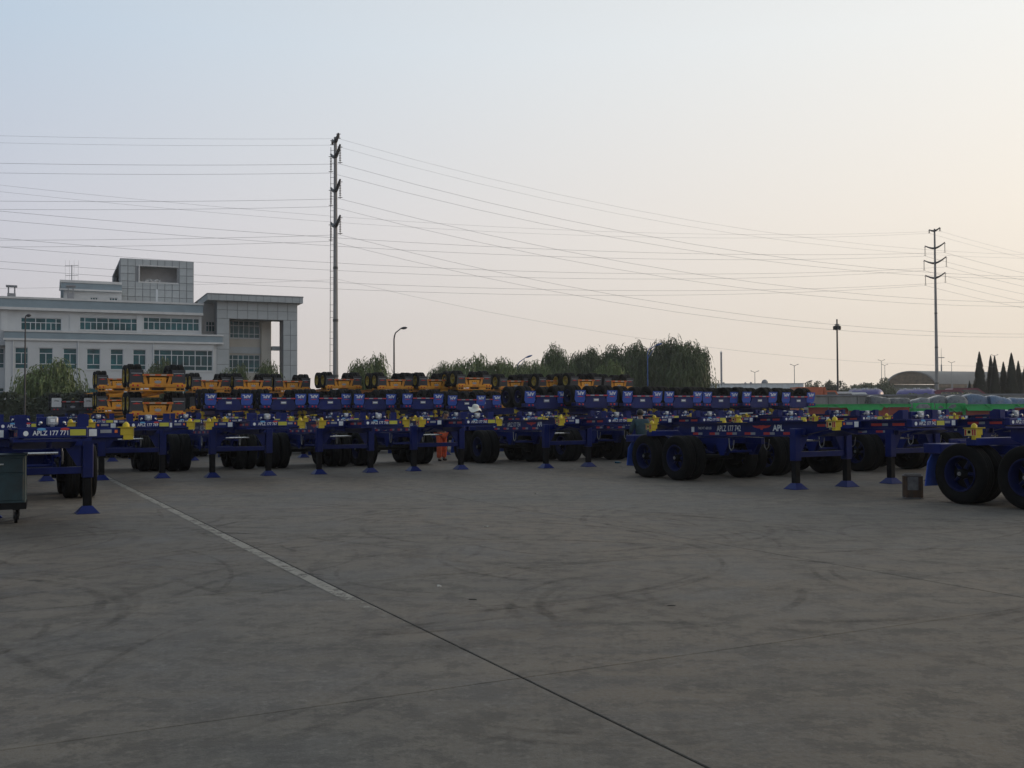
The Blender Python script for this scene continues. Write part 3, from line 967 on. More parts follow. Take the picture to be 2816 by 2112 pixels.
# ------------------------------------------------------------------ office building
M_WALL = mat('pale_render', (0.60, 0.605, 0.60), 0.85, var=0.05, scale=.5)
M_BAND = mat('blue_grey_band', (0.27, 0.335, 0.37), 0.7, var=0.06, scale=.6)
M_COPE = mat('light_coping', (0.62, 0.61, 0.59), 0.8, var=0.06, scale=1)
M_CLAD = mat('grey_cladding', (0.40, 0.42, 0.42), 0.55, var=0.07, scale=.7)
M_CLADS = mat('cladding_joint', (0.21, 0.215, 0.22), 0.8, var=0.05)
M_BEIGE = mat('beige_render', (0.52, 0.48, 0.41), 0.85, var=0.05, scale=.6)
M_GLASS = mat('teal_glass', (0.006, 0.085, 0.095), 0.2, var=0.35, scale=.5, spec=0.35)
M_FRAME = mat('white_window_frame', (0.62, 0.64, 0.65), 0.5, var=0.03)
M_ROOFG = mat('grey_roofing', (0.25, 0.25, 0.26), 0.8, var=0.1)
M_INNER = mat('shaded_plaster', (0.30, 0.31, 0.31), 0.9, var=0.05)
BA = 24.0
BO = at(0, 1137, 112); BO.z = 0
BU = Vector((math.cos(R(BA)), math.sin(R(BA)), 0)); BV = Vector((-math.sin(R(BA)), math.cos(R(BA)), 0))
def fac(cx_, cy_, dep=0.0):
    """crop coordinates of the building study -> (u, z) on the facade plane set back by dep"""
    px, py = cx_ / 2.572, 660 + cy_ / 2.572
    d = ray(px, py); c0 = Vector((0, 0, CAM_Z))
    t = ((BO + BV * dep) - c0).dot(BV) / d.dot(BV)
    q = c0 + d * t
    return (q - BO).dot(BU), q.z
BR = empty('office_building', BO, (0, 0, R(BA)))
tag(BR, 'long pale office building with teal windows, a square tower and a tiled gateway', 'building')
def bpart(name, mb, mats, par=None):
    return link(name, mb.mesh(name, mats), par or BR)
def holed(mb, x0, x1, z0, z1, holes, y, th, mi=0):
    xs = sorted({x0, x1, *[h[0] for h in holes], *[h[1] for h in holes]})
    for i in range(len(xs) - 1):
        a, c = xs[i], xs[i + 1]
        hz = sorted((h[2], h[3]) for h in holes if h[0] <= a + 1e-6 and h[1] >= c - 1e-6)
        z = z0
        for h0, h1 in hz:
            if h0 > z: mb.box(a, c, y, y + th, z, h0, mi)
            z = max(z, h1)
        if z < z1: mb.box(a, c, y, y + th, z, z1, mi)
def window(x0, x1, z0, z1, y, cols, rows, par=None, minor=()):
    g = bpart('window', MB().box(x0, x1, y + .17, y + .19, z0, z1), M_GLASS, par)
    m = MB(); w = .038
    for x in [x0 + w, x1 - w] + [x0 + (x1 - x0) * c for c in cols]:
        m.box(x - w, x + w, y + .10, y + .168, z0, z1)
    # casement bars stay between the transoms
    za = z0 + (z1 - z0) * rows[0] if len(rows) > 1 else z0
    zb_ = z0 + (z1 - z0) * rows[-1] if rows else z1
    for c in minor:
        x = x0 + (x1 - x0) * c
        m.box(x - w, x + w, y + .10, y + .168, za, zb_)
    for z in [z0 + w, z1 - w] + [z0 + (z1 - z0) * r for r in rows]:
        m.box(x0, x1, y + .105, y + .165, z - w, z + w)
    o = link('window_frame', m.mesh('window_frame', M_FRAME), g)
    m = MB().box(x0 - .1, x1 + .1, y - .06, y + .1, z0 - .1, z0)
    link('window_sill', m.mesh('window_sill', M_COPE), g)
zf = lambda cy_, cx_=760, dep=0.0: fac(cx_, cy_, dep)[1]
uf = lambda cx_, dep=0.0: fac(cx_, 700, dep)[0]
X0 = -22.0
# lower block, two storeys with a parapet band
XL = uf(1512)
zb1, zb0 = zf(652), zf(722)
sing = [(105, 200), (275, 375), (447, 545), (613, 710), (780, 873), (940, 1033)]
w2t, w2b, w2m = zf(770), zf(917), zf(886)
w1t = zf(1047); w1b = w1t - (w2t - w2b)
holes, wins = [], []
for a, c in sing:
    h = (uf(a), uf(c), w2b, w2t); holes.append(h); wins.append((h, (), (.24, .74), (.5,)))
    h = (uf(a), uf(c), w1b, w1t); holes.append(h); wins.append((h, (), (.24, .74), (.5,)))
h = (uf(1087), uf(1505), zf(925, 1300), zf(778, 1300)); holes.append(h); wins.append((h, (.1, .3, .5, .7, .91), (.24, .74), (.2, .4, .6, .8)))
h = (uf(1087), uf(1505), zf(1200, 1300), zf(1052, 1300)); holes.append(h); wins.append((h, (.1, .3, .5, .7, .91), (.24, .74), ()))
XW = uf(38)
m = MB(); holed(m, XW, XL, 0, zb0, holes, 0, .3)
m.box(XL - .3, XL, .3, 14, 0, zb0); m.box(XW, XW + .3, .3, 3, 0, zb0)
m.box(XW + .3, XL - .3, 2.2, 2.3, 0, zb0)
bpart('wall', m, M_WALL)
for h, c, r, mn in wins: window(*h, 0, c, r, None, mn)
m = MB().box(XW - .1, XL + 1.0, -.12, 1.6, zb0, zb1 - .18)
bpart('parapet_band', m, M_BAND)
m = MB().box(XW - .2, XL + 1.1, -.22, 1.7, zb1 - .18, zb1).box(XW - .2, XL + 1.1, -.2, -.121, zb0, zb0 + .22)
bpart('coping', m, M_COPE)
for cx_ in (93, 553, 1085):
    u = uf(cx_); bpart('downpipe', MB().tube((u, -.09, 0), (u, -.09, zb0), .06, n=6), M_FRAME)
# wing at the far left, set back
m = MB(); hs = [(uf(0, 2) - 3, uf(30, 2), zf(905, 20, 2), zf(765, 20, 2)), (uf(0, 2) - 3, uf(30, 2), zf(1150, 20, 2), zf(1045, 20, 2))]
holed(m, X0, XW + .05, 0, zb0, hs, 2.5, .3)
bpart('wing_wall', m, M_WALL)
for h in hs: window(*h, 2.5, (.25, .5, .75), (.24, .74))
bpart('parapet_band', MB().box(X0, XW - .11, 2.38, 3.5, zb0, zb1 - .18), M_BAND)
# upper storey, set back a little
UD = 1.4
XU = uf(1425, UD)
zr1, zr0, zs = zf(427, 760, UD), zf(516, 760, UD), zf(498, 760, UD)
holes, wins = [], []
for a, c, n in ((145, 435, 4), (562, 973, 5), (1013, 1410, 5)):
    h = (uf(a, UD), uf(c, UD), zf(640, (a + c) / 2, UD) , zf(550, (a + c) / 2, UD))
    holes.append(h); wins.append((h, [.0 + (k + .45) / (n + .0) for k in range(n)], (.62,), [(k + .95) / n for k in range(n - 1)]))
m = MB(); holed(m, X0, XU, zb0 - .5, zr0, holes, UD, .3); m.box(XU - .3, XU, UD + .3, 14, zb0 - .5, zr0); m.box(X0, XU - .3, UD + 2, UD + 2.1, zb0 - .5, zr0)
bpart('upper_wall', m, M_WALL)
for h, c, r, mn in wins: window(*h, UD, c, r, None, mn)
m = MB().box(X0, XU + .1, UD - .5, 14, zs, zr1 - .22)
bpart('roof_band', m, M_BAND)
m = MB().box(X0, XU + .2, UD - .62, 14.1, zr1 - .22, zr1).box(X0, XU + .15, UD - .58, UD - .501, zr0, zs).box(X0, XU, UD - .5, 14, zr0 + .01, zs - .002)
bpart('roof', m, M_COPE)
for cx_ in (28, 512, 985):
    u = uf(cx_, UD); bpart('pilaster', MB().box(u - .3, u + .3, UD - .08, UD - .002, zb1, zr0), M_WALL)
# link bay between the wings
LD = 4.0
m = MB(); h = (uf(1455, LD), uf(1520, LD), zf(650, 1490, LD), zf(575, 1490, LD))
holed(m, XU - .05, uf(1600, LD), 0, zf(440, 1490, LD), [h], LD, .3)
m.box(XL + .002, uf(1560), .31, .6, 0, zb0)
bpart('link_wall', m, M_WALL); window(*h, LD, (.33, .66), (.6,))
# gateway of tiled cladding
GD = .3
g0, g1 = uf(1533, GD), uf(2103, GD)
gl, gr = uf(1622, GD), uf(2003, GD)
gt, gz = zf(440, 1800, GD), zf(562, 1800, GD)
m = MB().box(g0, gl, GD, GD + 2.2, 0, gt).box(gr, g1, GD, GD + 2.2, 0, gt).box(gl, gr, GD, GD + 2.2, gz, gt)
bpart('gateway_frame', m, M_CLADS)
def panels(x0, x1, z0, z1, y, nx, nz, hole=None):
    w, hh = (x1 - x0) / nx, (z1 - z0) / nz
    me = MB().cbox(-w / 2 + .025, w / 2 - .025, -.04, 0, -hh / 2 + .025, hh / 2 - .025, .012).mesh('cladding_panel', M_CLAD)
    for i in range(nx):
        for j in range(nz):
            cx_, cz_ = x0 + w * (i + .5), z0 + hh * (j + .5)
            if hole and hole[0] < cx_ < hole[1] and hole[2] < cz_ < hole[3]: continue
            link('cladding_panel', me, BR, (cx_, y - rnd.uniform(.003, .012), cz_))
panels(g0, gl, 0, gz, GD, 1, 7); panels(gr, g1, 0, gz, GD, 2, 7); panels(g0, g1, gz, gt, GD, 8, 2)
m = MB().box(g0 - 1.2, g1 + .5, GD - .9, GD + 30, gt, zf(400, 1800, GD))
bpart('gateway_roof', m, M_CLAD)
m = MB()
zg = zf(400, 1800, GD)
for k in range(13): 
    u = g0 - 1.2 + (g1 - g0 + 1.7) * (k + .5) / 13
    m.box(u - .02, u + .02, GD - .915, GD - .901, gt, zg)
m.box(g0 - 1.25, g1 + .55, GD - .95, GD + 30.05, zg, zg + .12)
bpart('roof_seam', m, M_CLADS)
ID = GD + 3.2
i0, i1 = uf(1560, ID), uf(1842, ID)
hs = [(uf(1625, ID), uf(1838, ID), zf(695, 1730, ID), zf(572, 1730, ID)), (uf(1620, ID), uf(1838, ID), zf(935, 1730, ID), zf(812, 1730, ID))]
m = MB(); holed(m, i0, i1, 0, gz + .5, hs, ID, .3)
bpart('inner_wall', m, M_BEIGE)
for h in hs: window(*h, ID, (.12, .3, .46, .64, .82), (.25, .72))
bpart('spandrel', MB().box(gl, i1, ID - .1, ID - .002, zf(803, 1730, ID), zf(758, 1730, ID)), M_CLAD)
c0_, c1_ = uf(1842, ID), uf(1912, ID)
bpart('column', MB().cbox(c0_, c1_, ID - .6, ID + .5, 0, gz + .5, .05), M_BEIGE)
bpart('tie_beam', MB().box(c1_, gr + .6, ID - 1.2, ID + .2, zf(782, 1950, ID), zf(756, 1950, ID)), M_CLAD)
# tower and mid block on the roof
TD = 9.0
t0, t1 = uf(848, TD), uf(1369, TD)
tz0, tz1 = zr1 - .5, zf(140, 1100, TD)
hx = (uf(987, TD), uf(1250, TD), zf(298, 1100, TD), zf(188, 1100, TD))
m = MB(); holed(m, t0, t1, tz0, tz1, [hx], TD, .4)
m.box(t1 - .4, t1, TD + .4, TD + 18, tz0, tz1); m.box(t0, t1, TD + 18, TD + 18.4, tz0, tz1); m.box(t0, t1, TD + .4, TD + 18, tz1 - .3, tz1); m.box(t0 + .01, t1 - .4, TD + .4, TD + 18, tz0, hx[2] - .1)
m.box(t0, t0 + .4, TD + .4, TD + 3, tz0, tz1 - .3); m.box(t0, t0 + .4, TD + 15, TD + 18, tz0, tz1 - .3); m.box(t0, t0 + .4, TD + 3, TD + 15, tz0, hx[2] - .3)
bpart('tower', m, M_CLADS)
nx, nz = 10, 7
w, hh = (t1 - t0) / nx, (tz1 - tz0) / nz
me = MB().cbox(-w / 2 + .03, w / 2 - .03, -.05, 0, -hh / 2 + .03, hh / 2 - .03, .015).mesh('cladding_panel', M_CLAD)
for i in range(nx):
    for j in range(nz):
        cx_, cz_ = t0 + w * (i + .5), tz0 + hh * (j + .5)
        if cx_ + w / 2 > hx[0] + .3 and cx_ - w / 2 < hx[1] - .3 and cz_ + hh / 2 > hx[2] + .3 and cz_ - hh / 2 < hx[3] - .3: continue
        link('cladding_panel', me, BR, (cx_, TD - rnd.uniform(.002, .012), cz_))
for j in range(nz):
    for i in range(4):
        pass
bpart('tower_window', MB().box(t0 + .6, t0 + .65, TD + 3, TD + 15, hx[2] - .3, zf(205, 850, TD)), M_GLASS)
bpart('recess_wall', MB().box(t0 + .7, t1 - .5, TD + 2.6, TD + 2.8, hx[2] - .1, tz1 - .31), M_COPE)  # pale back wall added close behind the opening to lighten the recess
bpart('tower_opening_trim', MB().box(hx[0] - .15, hx[1] + .15, TD - .1, TD - .052, hx[2] - .15, hx[2]).box(hx[0] - .15, hx[0], TD - .1, TD - .052, hx[2], hx[3]).box(hx[0] - .15, hx[1] + .15, TD - .1, TD - .052, hx[3], hx[3] + .12), M_COPE)
uh = uf(1022, TD + 3)
m = MB()
for k in range(7):
    m.ball((uf(1030 + k * 16, TD + .8), TD + .9 + .1 * (k % 2), hx[2] + .16 + .06 * (k % 3)), .22, 6, 4)
m.v = [(x + rnd.uniform(-.08, .08), y, z + rnd.uniform(-.08, .08)) for x, y, z in m.v]
bpart('roof_junk', m, M_COPE)
ul = uf(1108, TD)
bpart('slot_light_strip', MB().box(ul - .12, ul + .12, TD - .075, TD - .058, zf(438, 1108, TD), zf(350, 1108, TD)), M_FRAME)  # raised white strip, the slot's light is in its colour
MD = 5.5
m0, m1 = uf(430, MD), uf(860, MD)
za, zc, zd = zf(290, 640, MD), zf(362, 640, MD), zr1 - .5
hs = [(uf(636, MD), uf(692, MD), zf(426, 660, MD), zf(402, 660, MD)), (uf(772, MD), uf(832, MD), zf(430, 800, MD), zf(405, 800, MD))]
m = MB(); holed(m, m0 + .3, m1, zd, zc, hs, MD + .4, .3); m.box(m0 + .3, m0 + .6, MD + .7, MD + 8, zd, zc); m.box(m0 + .6, m1, MD + 2, MD + 2.1, zd, zc)
bpart('penthouse_wall', m, M_WALL)
for h in hs: window(*h, MD + .4, (.33, .66), ())
bpart('penthouse_band', MB().box(m0, m1, MD, MD + 9, zc, za - .3), M_BAND)
bpart('penthouse_roof', MB().box(m0 - .15, m1, MD - .15, MD + 9.2, za - .3, za).box(m0 - .1, m1, MD - .1, MD - .002, zc, zc + .2), M_COPE)
for cx_, w_, yy in ((79, .42, 322), (498, .36, 322)):
    u = uf(cx_, 4); zt = zf(yy, cx_, 4)
    m = MB().box(u - w_, u + w_, 3.6, 4.6, zr1 - .1, zt - .9)
    for sx in (-1, 1):
        for dy in (3.65, 4.4):
            m.box(u + sx * (w_ - .1) - .06, u + sx * (w_ - .1) + .06, dy, dy + .15, zt - .9, zt - .15)
    m.box(u - w_ - .15, u + w_ + .15, 3.5, 4.7, zt - .15, zt)
    bpart('roof_vent', m, M_ROOFG)
AD = 8.0
u = uf(505, AD); z0, z1 = za - .1, zf(150, 505, AD)
ANT = empty('rooftop_antenna', BO + BU * u + BV * AD + Vector((0, 0, za)), (0, 0, R(BA)))
tag(ANT, 'thin grey aerial with crossed arms standing on the office roof', 'antenna')
hz = zf(150, 505, AD) - za
link('mast', MB().tube((0, 0, 0), (0, 0, hz * .82), .05, n=6).mesh('mast', M_ROOFG), ANT)
for fz, wd in ((.78, .72), (.32, .70)):
    m = MB().tube((-wd, 0, hz * fz), (wd, 0, hz * fz + .1), .03, n=5)
    for k in (-1, -.35, .35, 1):
        m.tube((wd * k, 0, hz * fz - .5), (wd * k, 0, hz * fz + .7), .014, n=4)
    link('antenna_arm', m.mesh('antenna_arm', M_ROOFG), ANT)

# ------------------------------------------------------------------ hedge, trees
M_LEAFW = mat('willow_leaf', (0.085, 0.115, 0.035), 0.6, var=0.3, scale=.5, col2=(.045, .07, .022))
M_LEAFL = mat('light_willow_leaf', (0.13, 0.17, 0.05), 0.6, var=0.3, scale=.5, col2=(.07, .10, .03))
M_LEAFD = mat('dark_leaf', (0.045, 0.06, 0.025), 0.65, var=0.3, scale=.5, col2=(.02, .03, .013))
M_CYP = mat('cypress_leaf', (0.030, 0.040, 0.024), 0.7, var=0.3, scale=1.2, col2=(.014, .02, .012))
M_FAR = mat('hazy_far_leaf', (0.12, 0.14, 0.07), 0.7, var=0.3, scale=.25, col2=(.075, .09, .045))  # leaf colour lightened so that it carries the haze
M_BARK = mat('bark', (0.07, 0.055, 0.04), 0.9, var=0.25, scale=3)
def willow_meshes(seed, h, r, boughs, strands, leafw, top=.86, bare=0.0):
    q = random.Random(seed)
    tr = MB(); cr = MB()
    tr.path([(0, 0, 0), (.1, .05, h * .25), (.0, .1, h * .45)], [.034 * h, .026 * h, .02 * h], 8)
    for i in range(boughs):
        a = q.uniform(0, 2 * math.pi)
        rr = r * (q.random() ** .55)
        ht = h * q.uniform(.80, 1.0) * (1 - .42 * (rr / r) ** 2.2)
        p0 = Vector((0, .1, h * q.uniform(.3, .45)))
        p3 = Vector((rr * math.cos(a), rr * math.sin(a), ht * q.uniform(.84, .93)))
        p2 = Vector((rr * .55 * math.cos(a), rr * .55 * math.sin(a), ht * 1.04))
        pts = []
        for k in range(6):
            t = k / 5
            pts.append(p0 * (1 - t) ** 2 + p2 * 2 * t * (1 - t) + p3 * t * t)
        if i % 2 == 0:
            tr.path(pts, [.012 * h * (1 - .16 * k) * .7 for k in range(6)], 4)
        for s_ in range(strands):
            t = q.uniform(.40, 1.0)
            k = min(4, int(t * 5)); fr = t * 5 - k
            p = pts[k].lerp(pts[k + 1], fr) + Vector((q.gauss(0, .09 * r), q.gauss(0, .09 * r), q.gauss(0, .025 * h)))
            aa = a + q.uniform(-2.2, 2.2)
            out = r * q.uniform(.06, .30)
            L_ = min(p.z - .15, h * q.uniform(.12, .60))
            up = q.uniform(.0, .034) * h
            n = max(5, int(L_ / .27))
            prev = None
            for j in range(n + 1):
                u = j / n
                f_ = 1 - (1 - u) ** 2.6
                pos = Vector((p.x + math.cos(aa) * out * f_ + q.gauss(0, .02), p.y + math.sin(aa) * out * f_ + q.gauss(0, .02), p.z + up * 5 * u * (1 - u) ** 3 - L_ * u ** 1.7))
                if prev is not None:
                    wv = Vector((q.uniform(-1, 1), q.uniform(-1, 1), q.uniform(-.35, .1))).normalized() * leafw * q.uniform(.4, 1.2)
                    mid = prev.lerp(pos, .5)
                    cr.add([prev, mid + wv, pos + Vector((0, 0, -.05)), mid - wv * .7], [(0, 1, 2, 3)])
                prev = pos
    return tr, cr
def blob_meshes(seed, h, r, n, leaf, z0=.25, clumps=26):
    q = random.Random(seed)
    tr = MB().path([(0, 0, 0), (.05 * r, 0, h * .3), (0, .04 * r, h * .6)], [.035 * h, .025 * h, .012 * h], 7)
    cr = MB()
    cs = []
    for i in range(clumps):
        a = q.uniform(0, 2 * math.pi); u = q.random() ** .6; zz = q.uniform(z0, 1.0)
        rad = r * u * (1 - abs(zz - .5) ** 2 * 1.6)
        c = Vector((rad * math.cos(a), rad * math.sin(a), h * (z0 + (zz - z0) * .92)))
        cs.append((c, q.uniform(.16, .34) * r))
        if i % 3 == 0:
            tr.tube((0, 0, h * q.uniform(.25, .5)), c, .012 * h, .004 * h, 4)
    for i in range(n):
        c, rr = cs[q.randrange(clumps)]
        d = Vector((q.gauss(0, 1), q.gauss(0, 1), q.gauss(0, .8))).normalized() * rr * q.uniform(.55, 1.08)
        p = c + d
        e1 = Vector((q.gauss(0, 1), q.gauss(0, 1), q.gauss(0, 1))).normalized() * leaf * q.uniform(.6, 1.3)
        e2 = e1.orthogonal().normalized() * leaf * q.uniform(.4, .8)
        cr.add([p - e1, p - e2 * .9, p + e1, p + e2], [(0, 1, 2, 3)])
    return tr, cr
def spire_meshes(seed, h, r, n, leaf):
    q = random.Random(seed)
    tr = MB().tube((0, 0, 0), (0, 0, h * .9), .02 * h, .004 * h, 6)
    cr = MB()
    off = [q.uniform(-.12, .12) for _ in range(40)]
    for i in range(n):
        z = q.random() ** 1.25
        a = q.uniform(0, 2 * math.pi)
        prof = min(1, (1 - z) ** .75 * 1.15) * (1 if z > .06 else .6 + z * 6)
        rad = r * prof * (1 + off[int(z * 19) + 20 * (int(a * 3) % 2)]) * q.uniform(.70, 1.05)
        p = Vector((rad * math.cos(a), rad * math.sin(a), h * (.03 + .97 * z)))
        e1 = Vector((math.cos(a) * .5, math.sin(a) * .5, 1.3)).normalized() * leaf * q.uniform(.7, 1.5) * (1 - .5 * z)
        e2 = Vector((-math.sin(a), math.cos(a), q.uniform(-.3, .3))) * leaf * .45
        cr.add([p - e1 * .6, p - e2, p + e1, p + e2], [(0, 1, 2, 3)])
    return tr, cr
def tree(name, meshes, leafm, loc, scl, rz, label, cat, group=None):
    r = empty(name, loc, (0, 0, rz)); r.scale = scl
    tag(r, label, cat, group)
    link('trunk', meshes[0], r)
    link('crown', meshes[1], r)
    return r
def mk(name, pair, leafm):
    return (pair[0].mesh('trunk', M_BARK), pair[1].mesh(name, leafm))
WA = [mk('willow_crown', willow_meshes(s, 8, 3.6, 60, 26, .10), M_LEAFW) for s in (1, 2, 3)]
WL = [mk('light_willow_crown', willow_meshes(s, 5, 2.6, 44, 22, .07), M_LEAFL) for s in (11, 12)]
def put_tree(name, pair, ref_h, ref_r, px, py_top, D, halfw, label, cat='tree', group=None, leafm=None, rz=None, yp=None):
    top = at(px, py_top, D)
    p = (top.x, top.y, 0)
    vz = [v.co.z for v in pair[1].vertices]; vr = sorted(math.hypot(v.co.x, v.co.y) for v in pair[1].vertices)
    ref_h = max(vz); ref_r = vr[int(len(vr) * .985)]
    k = top.z / ref_h
    kw = halfw / FPX * D / ref_r
    return tree(name, pair, leafm, p, (kw, kw, k), rnd.uniform(0, 6.28) if rz is None else rz, label, cat, group)
GW = 'willows behind the chassis stacks'
for i, (px, py, D, hw, pr, lab) in enumerate([
    (142, 985, 80, 80, WL[0], 'loose green willow before the pale office wall at the left'),
    (440, 985, 92, 42, WL[1], 'small willow top showing between two high stacks of orange chassis'),
    (650, 1000, 96, 45, WL[0], 'small willow before the tiled gateway, its left half'),
    (735, 992, 97, 48, WL[1], 'small willow before the tiled gateway, nearer the sky gap'),
    (1022, 972, 92, 62, WL[0], 'airy willow standing between the near pylon and the single lamp post'),
    (1212, 996, 105, 42, WL[1], 'thin willow at the left end of the long willow line'),
    (1298, 974, 108, 62, WL[0], 'arching willow second from the left of the willow line'),
    (1372, 985, 110, 62, WL[1], 'bushy willow left of the leaning blue street lamp'),
    (1440, 993, 112, 52, WL[0], 'light willow around the foot of the leaning blue street lamp'),
    (1258, 1000, 109, 46, WL[1], 'low willow filling the dip beside the thin one at the left line end'),
    (1338, 996, 111, 46, WL[0], 'low willow between the arching one and the bushy one in the line'),
    (1405, 1000, 113, 44, WL[1], 'low willow just left of the post of the leaning blue lamp'),
    (1482, 990, 114, 46, WL[0], 'light willow touching the left foot of the big dark clump'),
    (1528, 942, 118, 58, WA[0], 'dark willow with a pointed top at the left end of the big clump'),
    (1612, 950, 120, 70, WA[1], 'dark willow second from the left in the big clump'),
    (1672, 992, 104, 50, WL[1], 'light green young willow in front of the big dark clump'),
    (1698, 948, 122, 72, WA[2], 'dark willow in the middle of the big clump behind the light one'),
    (1752, 934, 120, 72, WA[0], 'tall dark willow just left of the blue lamp head in the big clump'),
    (1838, 922, 118, 76, WA[1], 'tallest dark willow of the big clump, right of the blue lamp head'),
    (1893, 936, 114, 68, WA[2], 'dark willow with trailing strands at the right end of the big clump')]):
    put_tree('willow_tree', pr, 8, 3.9, px, py - (4 if pr in WA else 6), D, hw * (1.15 if pr in WA else 1.32), lab, 'tree', GW)
# far trees at the right
FT = [mk('far_crown', blob_meshes(s, 7, 4.2, 2600, .28), M_FAR) for s in (21, 22, 23)]
GF = 'far trees in the haze beyond the vehicles'
for i, (px, py, hw, D, lab) in enumerate([(2150, 1072, 34, 230, 'low bush behind the end of the long white shed'), (2240, 1046, 36, 190, 'round far tree left of the floodlight mast'), (2292, 1040, 34, 200, 'pointed far tree just left of the floodlight mast'),
        (2335, 1060, 46, 195, 'low far tree just right of the floodlight mast'), (2378, 1051, 46, 190, 'far tree above the first purple tanker'), (2415, 1047, 42, 192, 'far tree right of the one above the first purple tanker'), (2445, 1060, 44, 192, 'far tree beside the arched hangar wall'), (2432, 1036, 22, 230, 'small dark far tree touching the hangar arch'),
        (2205, 1066, 36, 210, 'low far tree under the small bent street lamp'),
        (2266, 1054, 42, 205, 'low far tree behind the orange dump truck'), (2356, 1056, 44, 205, 'low far tree behind the white van roofs'), (2398, 1053, 50, 200, 'broad far tree in the middle of the far tree line'), (2312, 1056, 42, 210, 'low far tree behind the floodlight mast')]):
    put_tree('broadleaf_tree', FT[i % 3], 7, 4.0, px, py, D, hw, lab, 'tree', GF)
CT = [mk('cypress_crown', spire_meshes(s, 9, 1.5, 5200, .26), M_CYP) for s in (31, 32, 33)]
GC = 'dark cypresses at the right'
for i, (px, py, hw, D, lab) in enumerate([(2693, 966, 20, 130, 'slender pointed cypress, first of the tall dark row'), (2724, 976, 16, 131, 'left one of the pair of cypresses grown together'), (2735, 977, 17, 130, 'right one of the pair of cypresses grown together'),
        (2759, 994, 17, 131, 'shorter cypress between the grown-together pair and the next tall one'), (2781, 969, 20, 130, 'tall cypress third among the high tips'), (2800, 991, 18, 130, 'cypress just inside the right edge, lower than its neighbour'), (2818, 1008, 20, 131, 'cypress cut by the right edge'), (2666, 1046, 11, 128, 'small lone cypress before the hangar')]):
    put_tree('cypress_tree', CT[i % 3], 9, 1.5, px, py, D, hw * 1.22, lab, 'tree', GC)
def leaf_bank(name, p0, p1, depth, h, n, leaf, m_, label, cat, seed):
    q = random.Random(seed)
    p0, p1 = Vector(p0), Vector(p1)
    d = (p1 - p0); L_ = d.length; u = d.normalized(); w = Vector((-u.y, u.x, 0))
    cr = MB()
    for i in range(n):
        s_, z = q.random(), q.random()
        side = q.choice((-1, 1, 0))
        hh = h * (1 + .07 * math.sin(s_ * 31) + .05 * math.sin(s_ * 67))
        if side == 0:
            p = p0 + u * L_ * s_ + w * q.uniform(-1, 1) * depth / 2 + Vector((0, 0, hh * q.uniform(.93, 1.03)))
        else:
            p = p0 + u * L_ * s_ + w * side * depth / 2 * q.uniform(.85, 1.1) + Vector((0, 0, hh * z))
        e1 = Vector((q.gauss(0, 1), q.gauss(0, 1), q.gauss(0, 1))).normalized() * leaf * q.uniform(.6, 1.3)
        e2 = e1.orthogonal().normalized() * leaf * .6
        cr.add([p - e1, p - e2, p + e1, p + e2], [(0, 1, 2, 3)])
    r = empty(name, (0, 0, 0))
    tag(r, label, cat)
    link('foliage', cr.mesh('foliage', m_), r)
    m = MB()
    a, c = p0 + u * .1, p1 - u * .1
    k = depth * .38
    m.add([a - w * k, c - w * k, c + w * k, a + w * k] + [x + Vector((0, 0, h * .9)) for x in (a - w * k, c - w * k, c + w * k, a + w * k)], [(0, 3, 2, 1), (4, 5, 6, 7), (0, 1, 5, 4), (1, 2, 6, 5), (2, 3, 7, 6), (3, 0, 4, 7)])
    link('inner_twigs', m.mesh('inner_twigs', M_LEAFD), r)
leaf_bank('hedge', (-44, 74, 0), (-20, 81, 0), 1.6, 2.95, 9000, .16, M_LEAFD, 'dark clipped hedge behind the white-flapped chassis below the office', 'hedge', 5)
leaf_bank('hedge', (37.0, 96, 0), (43.5, 97, 0), 1.4, 2.75, 2600, .16, M_LEAFW, 'low green hedge behind the wrapped bundles left of the cypresses', 'hedge', 6)
